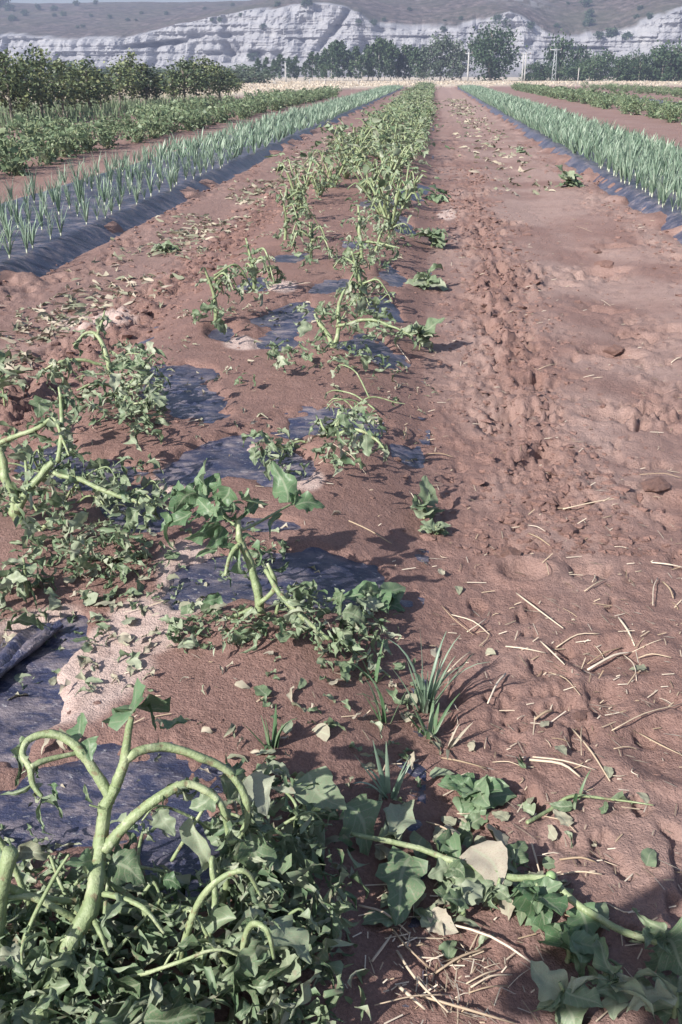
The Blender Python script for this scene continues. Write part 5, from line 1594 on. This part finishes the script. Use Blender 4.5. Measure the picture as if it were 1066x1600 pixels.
# ------------------------------------------------------------------ fallen leaves
LG = 'fallen leaves on the soil'
def fallen(px, py, m, kinds, smin, smax, label, group, z=0.05):
    p = atz(px, py, z)
    zz = gz(p.x, p.y)
    a = rng.uniform(0, 6.28)
    o = leaf_obj('fallen_leaf', str(rng.choice(kinds)), np.array([p.x, p.y, zz + 0.012]), np.array([math.cos(a), math.sin(a), rng.uniform(-.05, .25)]), rdir(0.6, 1), rng.uniform(smin, smax), None, m, rng.uniform(.8, 1.3))
    tag(o, label, 'leaf', group)
for k in range(120):
    fallen(rng.normal() * 90 + 220, rng.normal() * 45 + 960, 'leaf_wilt' if rng.random() < .6 else 'leaf_dry', ('shred', 'wilt', 'oval'), 0.03, 0.07, 'shredded wilted leaf scattered on the silt of the middle bed', 'shredded leaves on the middle bed')
for k in range(40):
    fallen(rng.normal() * 60 + 110, rng.normal() * 35 + 1080, 'leaf_wilt' if rng.random() < .5 else 'leaf_dry', ('shred', 'wilt', 'oval'), 0.025, 0.06, 'shredded leaf on the pale silt beside the rolled plastic', 'shredded leaves on the pale silt')
for k in range(60):
    fallen(rng.uniform(420, 680), rng.uniform(1000, 1260), 'leaf_wilt' if rng.random() < .6 else 'leaf_dry', ('shred', 'wilt', 'oval'), 0.025, 0.07, 'wilted leaf lying on red soil near the grass tufts', 'wilted leaves near the grass tufts')
for k in range(70):
    fallen(rng.normal() * 110 + 760, rng.normal() * 70 + 1380, 'leaf_wilt' if rng.random() < .6 else 'leaf_dry', ('oval', 'wilt', 'broad'), 0.03, 0.08, 'grey green leaf lying among straw at the lower right', 'leaves among the straw', 0.0)
for (px, py) in [(845, 1145), (870, 1175), (830, 1240), (862, 1262), (950, 1210), (1010, 1050), (720, 1240), (740, 1180), (870, 1310), (1000, 1248), (665, 890), (715, 920), (760, 1020), (690, 905)]:
    fallen(px, py, 'leaf_dry', ('oval',), 0.03, 0.05, 'pale dry oval leaf lying alone on bare mud', 'pale oval leaves on the mud', 0.0)
# wilted leaf litter too dense to count: bed and left furrow
g = Geo()
for k in range(3600):
    if k < 1900:
        Y = 4.6 + 24 * rng.random() ** 1.8
        x = -2.42 + rng.normal() * 0.24 + 0.06 * math.sin(Y)
        if fbm(np.array([x * 2.0]), np.array([Y * 1.1]), 2, 5)[0] < 0.42: continue
        kind, s = rng.choice(['lance', 'shred', 'lance', 'wilt']), rng.uniform(0.05, 0.12) * (1 + Y * .02)
        tn = rng.uniform(0.35, 0.95)
    elif k < 3100:
        Y = 1.5 + 10 * rng.random() ** 1.2
        x = rng.uniform(-1.7, 0.05)
        if fbm(np.array([x * 2.6]), np.array([Y * 1.8]), 2, 15)[0] < 0.5: continue
        kind, s = rng.choice(['shred', 'wilt', 'fold']), rng.uniform(0.02, 0.055) * (1 + Y * .05)
        tn = rng.uniform(0.2, 0.98)
    else:
        Y = 14 + 55 * rng.random()
        x = 1.35 + rng.normal() * 0.35
        kind, s = rng.choice(['lance', 'shred']), rng.uniform(0.08, 0.2) * (1 + Y * .012)
        tn = rng.uniform(0.3, 0.95)
    a = rng.uniform(0, 6.28)
    add_leaf(g, str(kind), (x, Y, gz(x, Y) + 0.012), [math.cos(a), math.sin(a), rng.uniform(-.05, .35)], rdir(0.4, 1), s, tone=tn)
tag(g.build('leaf_litter', M['leaf_dry']), 'withered leaf litter strewn along the furrows and the middle bed', 'leaf litter', kind='stuff')

# ------------------------------------------------------------------ soil clods
def clod_mesh(seed, sub=2):
    """angular lump of soil: the hull of scattered points, its faces broken up by noise"""
    import bmesh
    r = np.random.default_rng(seed)
    bm = bmesh.new()
    for k in range(30 if sub > 1 else 13):
        v = r.normal(size=3)
        v = v / np.linalg.norm(v) * r.uniform(0.6, 1.05) * np.array([1, 0.85, 0.7])
        bm.verts.new(v)
    h = bmesh.ops.convex_hull(bm, input=bm.verts)
    bmesh.ops.delete(bm, geom=list({e for e in h['geom_interior'] + h['geom_unused'] if isinstance(e, bmesh.types.BMVert)}), context='VERTS')
    if sub > 1:
        bmesh.ops.subdivide_edges(bm, edges=bm.edges[:], cuts=2, use_grid_fill=True)
        bmesh.ops.triangulate(bm, faces=bm.faces[:])
        for v in bm.verts:
            c = v.co
            n = fbm(np.array([c.x * 4 + seed]), np.array([c.y * 4 + c.z * 5]), 4, seed, 0.65)[0]
            v.co = c * (0.72 + 0.56 * n)
    me = bpy.data.meshes.new('soil_clod')
    bm.to_mesh(me)
    bm.free()
    me.materials.append(M['soil'])
    return me
CM = [clod_mesh(40 + i) for i in range(5)]
for (px, py, s, lb) in [(795, 868, 0.055, 'large soil clod with a dark shaded side on the path'), (960, 545, 0.085, 'loaf shaped clod on the path above the straw'), (945, 410, 0.12, 'broad clod by a hoof hole near the right leeks'), (1025, 765, 0.09, 'flat crusted clod near the right frame edge'), (828, 605, 0.05, 'dark upright clod at the foot of the clod band'), (800, 445, 0.06, 'clod halfway up the clod band'), (905, 470, 0.07, 'clod left of the hoof holes'), (345, 480, 0.07, 'dark clod in the furrow left of the bed'), (905, 1120, 0.04, 'rounded mud lump among straw'), (620, 738, 0.03, 'dark crumb shaded by a fallen leaf'), (935, 390, 0.07, 'clod uphill of the broad clod by the right leeks')]:
    p = atz(px, py)
    o = link('soil_clod', CM[int(rng.integers(5))])
    s *= 0.72
    o.location = (p.x, p.y, gz(p.x, p.y) + s * 0.05)
    o.rotation_euler = (0, 0, rng.uniform(0, 6))
    o.scale = (s * 1.25, s, s * 0.8)
    tag(o, lb, 'clod')
g = Geo()
CV = []
for i in range(6):
    me = clod_mesh(60 + i, 1)
    CV.append((np.array([v.co[:] for v in me.vertices]), np.array([p.vertices[:] for p in me.polygons])))
    bpy.data.meshes.remove(me)
for k in range(6500):
    u = rng.random()
    if u < 0.42:
        Y = 3.0 + 15 * rng.random() ** 1.6; x = 0.52 + 0.06 * math.sin(Y * .9) + rng.normal() * 0.2; s = rng.uniform(0.006, 0.02) * (1 + .06 * Y) * (2.0 if rng.random() < .06 else 1)
    elif u < 0.66:
        Y = 3.4 + 15 * rng.random() ** 1.6; x = -1.95 + rng.normal() * 0.22; s = rng.uniform(0.006, 0.024) * (1 + .06 * Y) * (1.8 if rng.random() < .1 else 1)
    elif u < 0.74:
        Y = 7 + 18 * rng.random() ** 1.6; x = (2.2 if rng.random() < .6 else -3.0) + rng.normal() * 0.14; s = rng.uniform(0.01, 0.035) * (1 + .02 * Y)
    else:
        Y = 1.1 + 11 * rng.random() ** 1.4; x = rng.uniform(-2.6, 2.2) ; s = rng.uniform(0.003, 0.009) * (1 + .12 * Y)
    V, f = CV[int(rng.integers(6))]
    a = rng.uniform(0, 6.28); c, sn_ = math.cos(a), math.sin(a)
    W = (V * s * np.array([1.15, 0.95, rng.uniform(0.55, 0.95)])) @ np.array([[c, sn_, 0], [-sn_, c, 0], [0, 0, 1]])
    g.add(W + np.array([x, Y, gz(x, Y) - s * 0.05]), None, f)
tag(g.build('soil_crumbs', M['soil'], smooth=False), 'loose crumbs of reddish soil strewn over paths and clod bands', 'soil crumbs', kind='stuff')

# ------------------------------------------------------------------ the photographer, behind the camera: only the shadow is seen
def person(x, y, rz):
    root = thing('person', 'person in dark clothes and an added sun hat, whose shadow fills the bottom right corner', 'person', (x, y, gz(x, y)))
    root.rotation_euler = (0, 0, rz)
    J = dict(pel=(0, 0, 0.98), sp=(0, 0.01, 1.2), ch=(0, 0.0, 1.38), nk=(0, 0.01, 1.53), hd=(0, 0.04, 1.66), ht=(0, 0.03, 1.78), sl=(-.19, 0, 1.45), el=(-.34, 0.1, 1.22), wl=(-.13, .34, 1.42), hl=(-.07, .40, 1.46), sr=(.19, 0, 1.45), er=(.34, .1, 1.22), wr=(.13, .34, 1.42), hr=(.07, .40, 1.46),
             hpl=(-.1, 0, .93), kl=(-.12, .03, .5), al=(-.13, -.02, .09), tl=(-.15, .14, .04), hpr=(.1, 0, .93), kr=(.12, .03, .5), ar=(.13, -.02, .09), tr=(.15, .14, .04))
    rad = dict(pel=(.16, .12), sp=(.15, .11), ch=(.17, .12), nk=(.06, .06), hd=(.085, .1), ht=(.06, .07), sl=(.075, .07), el=(.045, .045), wl=(.03, .03), hl=(.035, .02), sr=(.075, .07), er=(.045, .045), wr=(.03, .03), hr=(.035, .02), hpl=(.1, .1), kl=(.065, .065), al=(.045, .045), tl=(.045, .03), hpr=(.1, .1), kr=(.065, .065), ar=(.045, .045), tr=(.045, .03))
    names = list(J)
    E = [('pel', 'sp'), ('sp', 'ch'), ('ch', 'nk'), ('nk', 'hd'), ('hd', 'ht'), ('ch', 'sl'), ('sl', 'el'), ('el', 'wl'), ('wl', 'hl'), ('ch', 'sr'), ('sr', 'er'), ('er', 'wr'), ('wr', 'hr'), ('pel', 'hpl'), ('hpl', 'kl'), ('kl', 'al'), ('al', 'tl'), ('pel', 'hpr'), ('hpr', 'kr'), ('kr', 'ar'), ('ar', 'tr')]
    me = bpy.data.meshes.new('body')
    me.from_pydata([J[n] for n in names], [(names.index(a), names.index(b)) for a, b in E], [])
    ob = link('body', me, root)
    ob.modifiers.new('skin', 'SKIN')
    for i, n in enumerate(names):
        me.skin_vertices[0].data[i].radius = rad[n]
    me.skin_vertices[0].data[0].use_root = True
    ob.modifiers.new('sub', 'SUBSURF').levels = 2
    ob.modifiers['sub'].render_levels = 2
    me.materials.append(M['cloth'])
    g = Geo()                                   # wide sun hat, unseen, added to lengthen the cast shadow
    K = 20
    a = np.linspace(0, 2 * math.pi, K, endpoint=False)
    V = []
    for (r_, z_) in ((0.23, 1.735), (0.11, 1.765), (0.105, 1.84), (0.08, 1.875), (0.02, 1.885), (0.02, 1.87), (0.095, 1.83), (0.10, 1.755), (0.225, 1.728)):
        V += [(math.cos(t) * r_, 0.03 + math.sin(t) * r_, z_) for t in a]
    q = [(i * K + j, i * K + (j + 1) % K, (i + 1) * K + (j + 1) % K, (i + 1) * K + j) for i in range(8) for j in range(K)]
    g.add(V, q)
    g.build('hat', M['straw'], root)
    g = Geo()
    V = [(x_, y_, z_) for x_ in (-.035, .035) for y_ in (.425, .435) for z_ in (1.42, 1.55)]
    g.add(V, [(0, 1, 3, 2), (4, 6, 7, 5), (0, 4, 5, 1), (2, 3, 7, 6), (0, 2, 6, 4), (1, 5, 7, 3)])
    g.build('phone', M['phone'], root, smooth=False)
    return root
person(-0.80, -0.40, R(-20))
# ------------------------------------------------------------------ thin summer haze over the valley
hz = bpy.data.meshes.new('haze')
x0, x1, y0, y1, z0, z1 = -1300, 1300, -950, 1150, -2.5, 118
hz.from_pydata([(x0, y0, z0), (x1, y0, z0), (x1, y1, z0), (x0, y1, z0), (x0, y0, z1), (x1, y0, z1), (x1, y1, z1), (x0, y1, z1)], [], [(3, 2, 1, 0), (4, 5, 6, 7), (0, 1, 5, 4), (1, 2, 6, 5), (2, 3, 7, 6), (3, 0, 4, 7)])
hm = bpy.data.materials.new('haze')
hm.use_nodes = True
hn = hm.node_tree
hn.nodes.remove(hn.nodes['Principled BSDF'])
pv = hn.nodes.new('ShaderNodeVolumePrincipled')
pv.inputs['Color'].default_value = (0.62, 0.70, 1.0, 1)
pv.inputs['Density'].default_value = 0.0009
pv.inputs['Anisotropy'].default_value = 0.2
hn.links.new(pv.outputs[0], hn.nodes['Material Output'].inputs['Volume'])
hz.materials.append(hm)
tag(link('haze', hz), 'thin bluish summer haze filling the valley', kind='stuff')


# prototypes that were never placed
for o in [o for o in bpy.data.objects if o.get('label') == 'x']:
    for c in list(o.children):
        bpy.data.objects.remove(c)
    bpy.data.objects.remove(o)
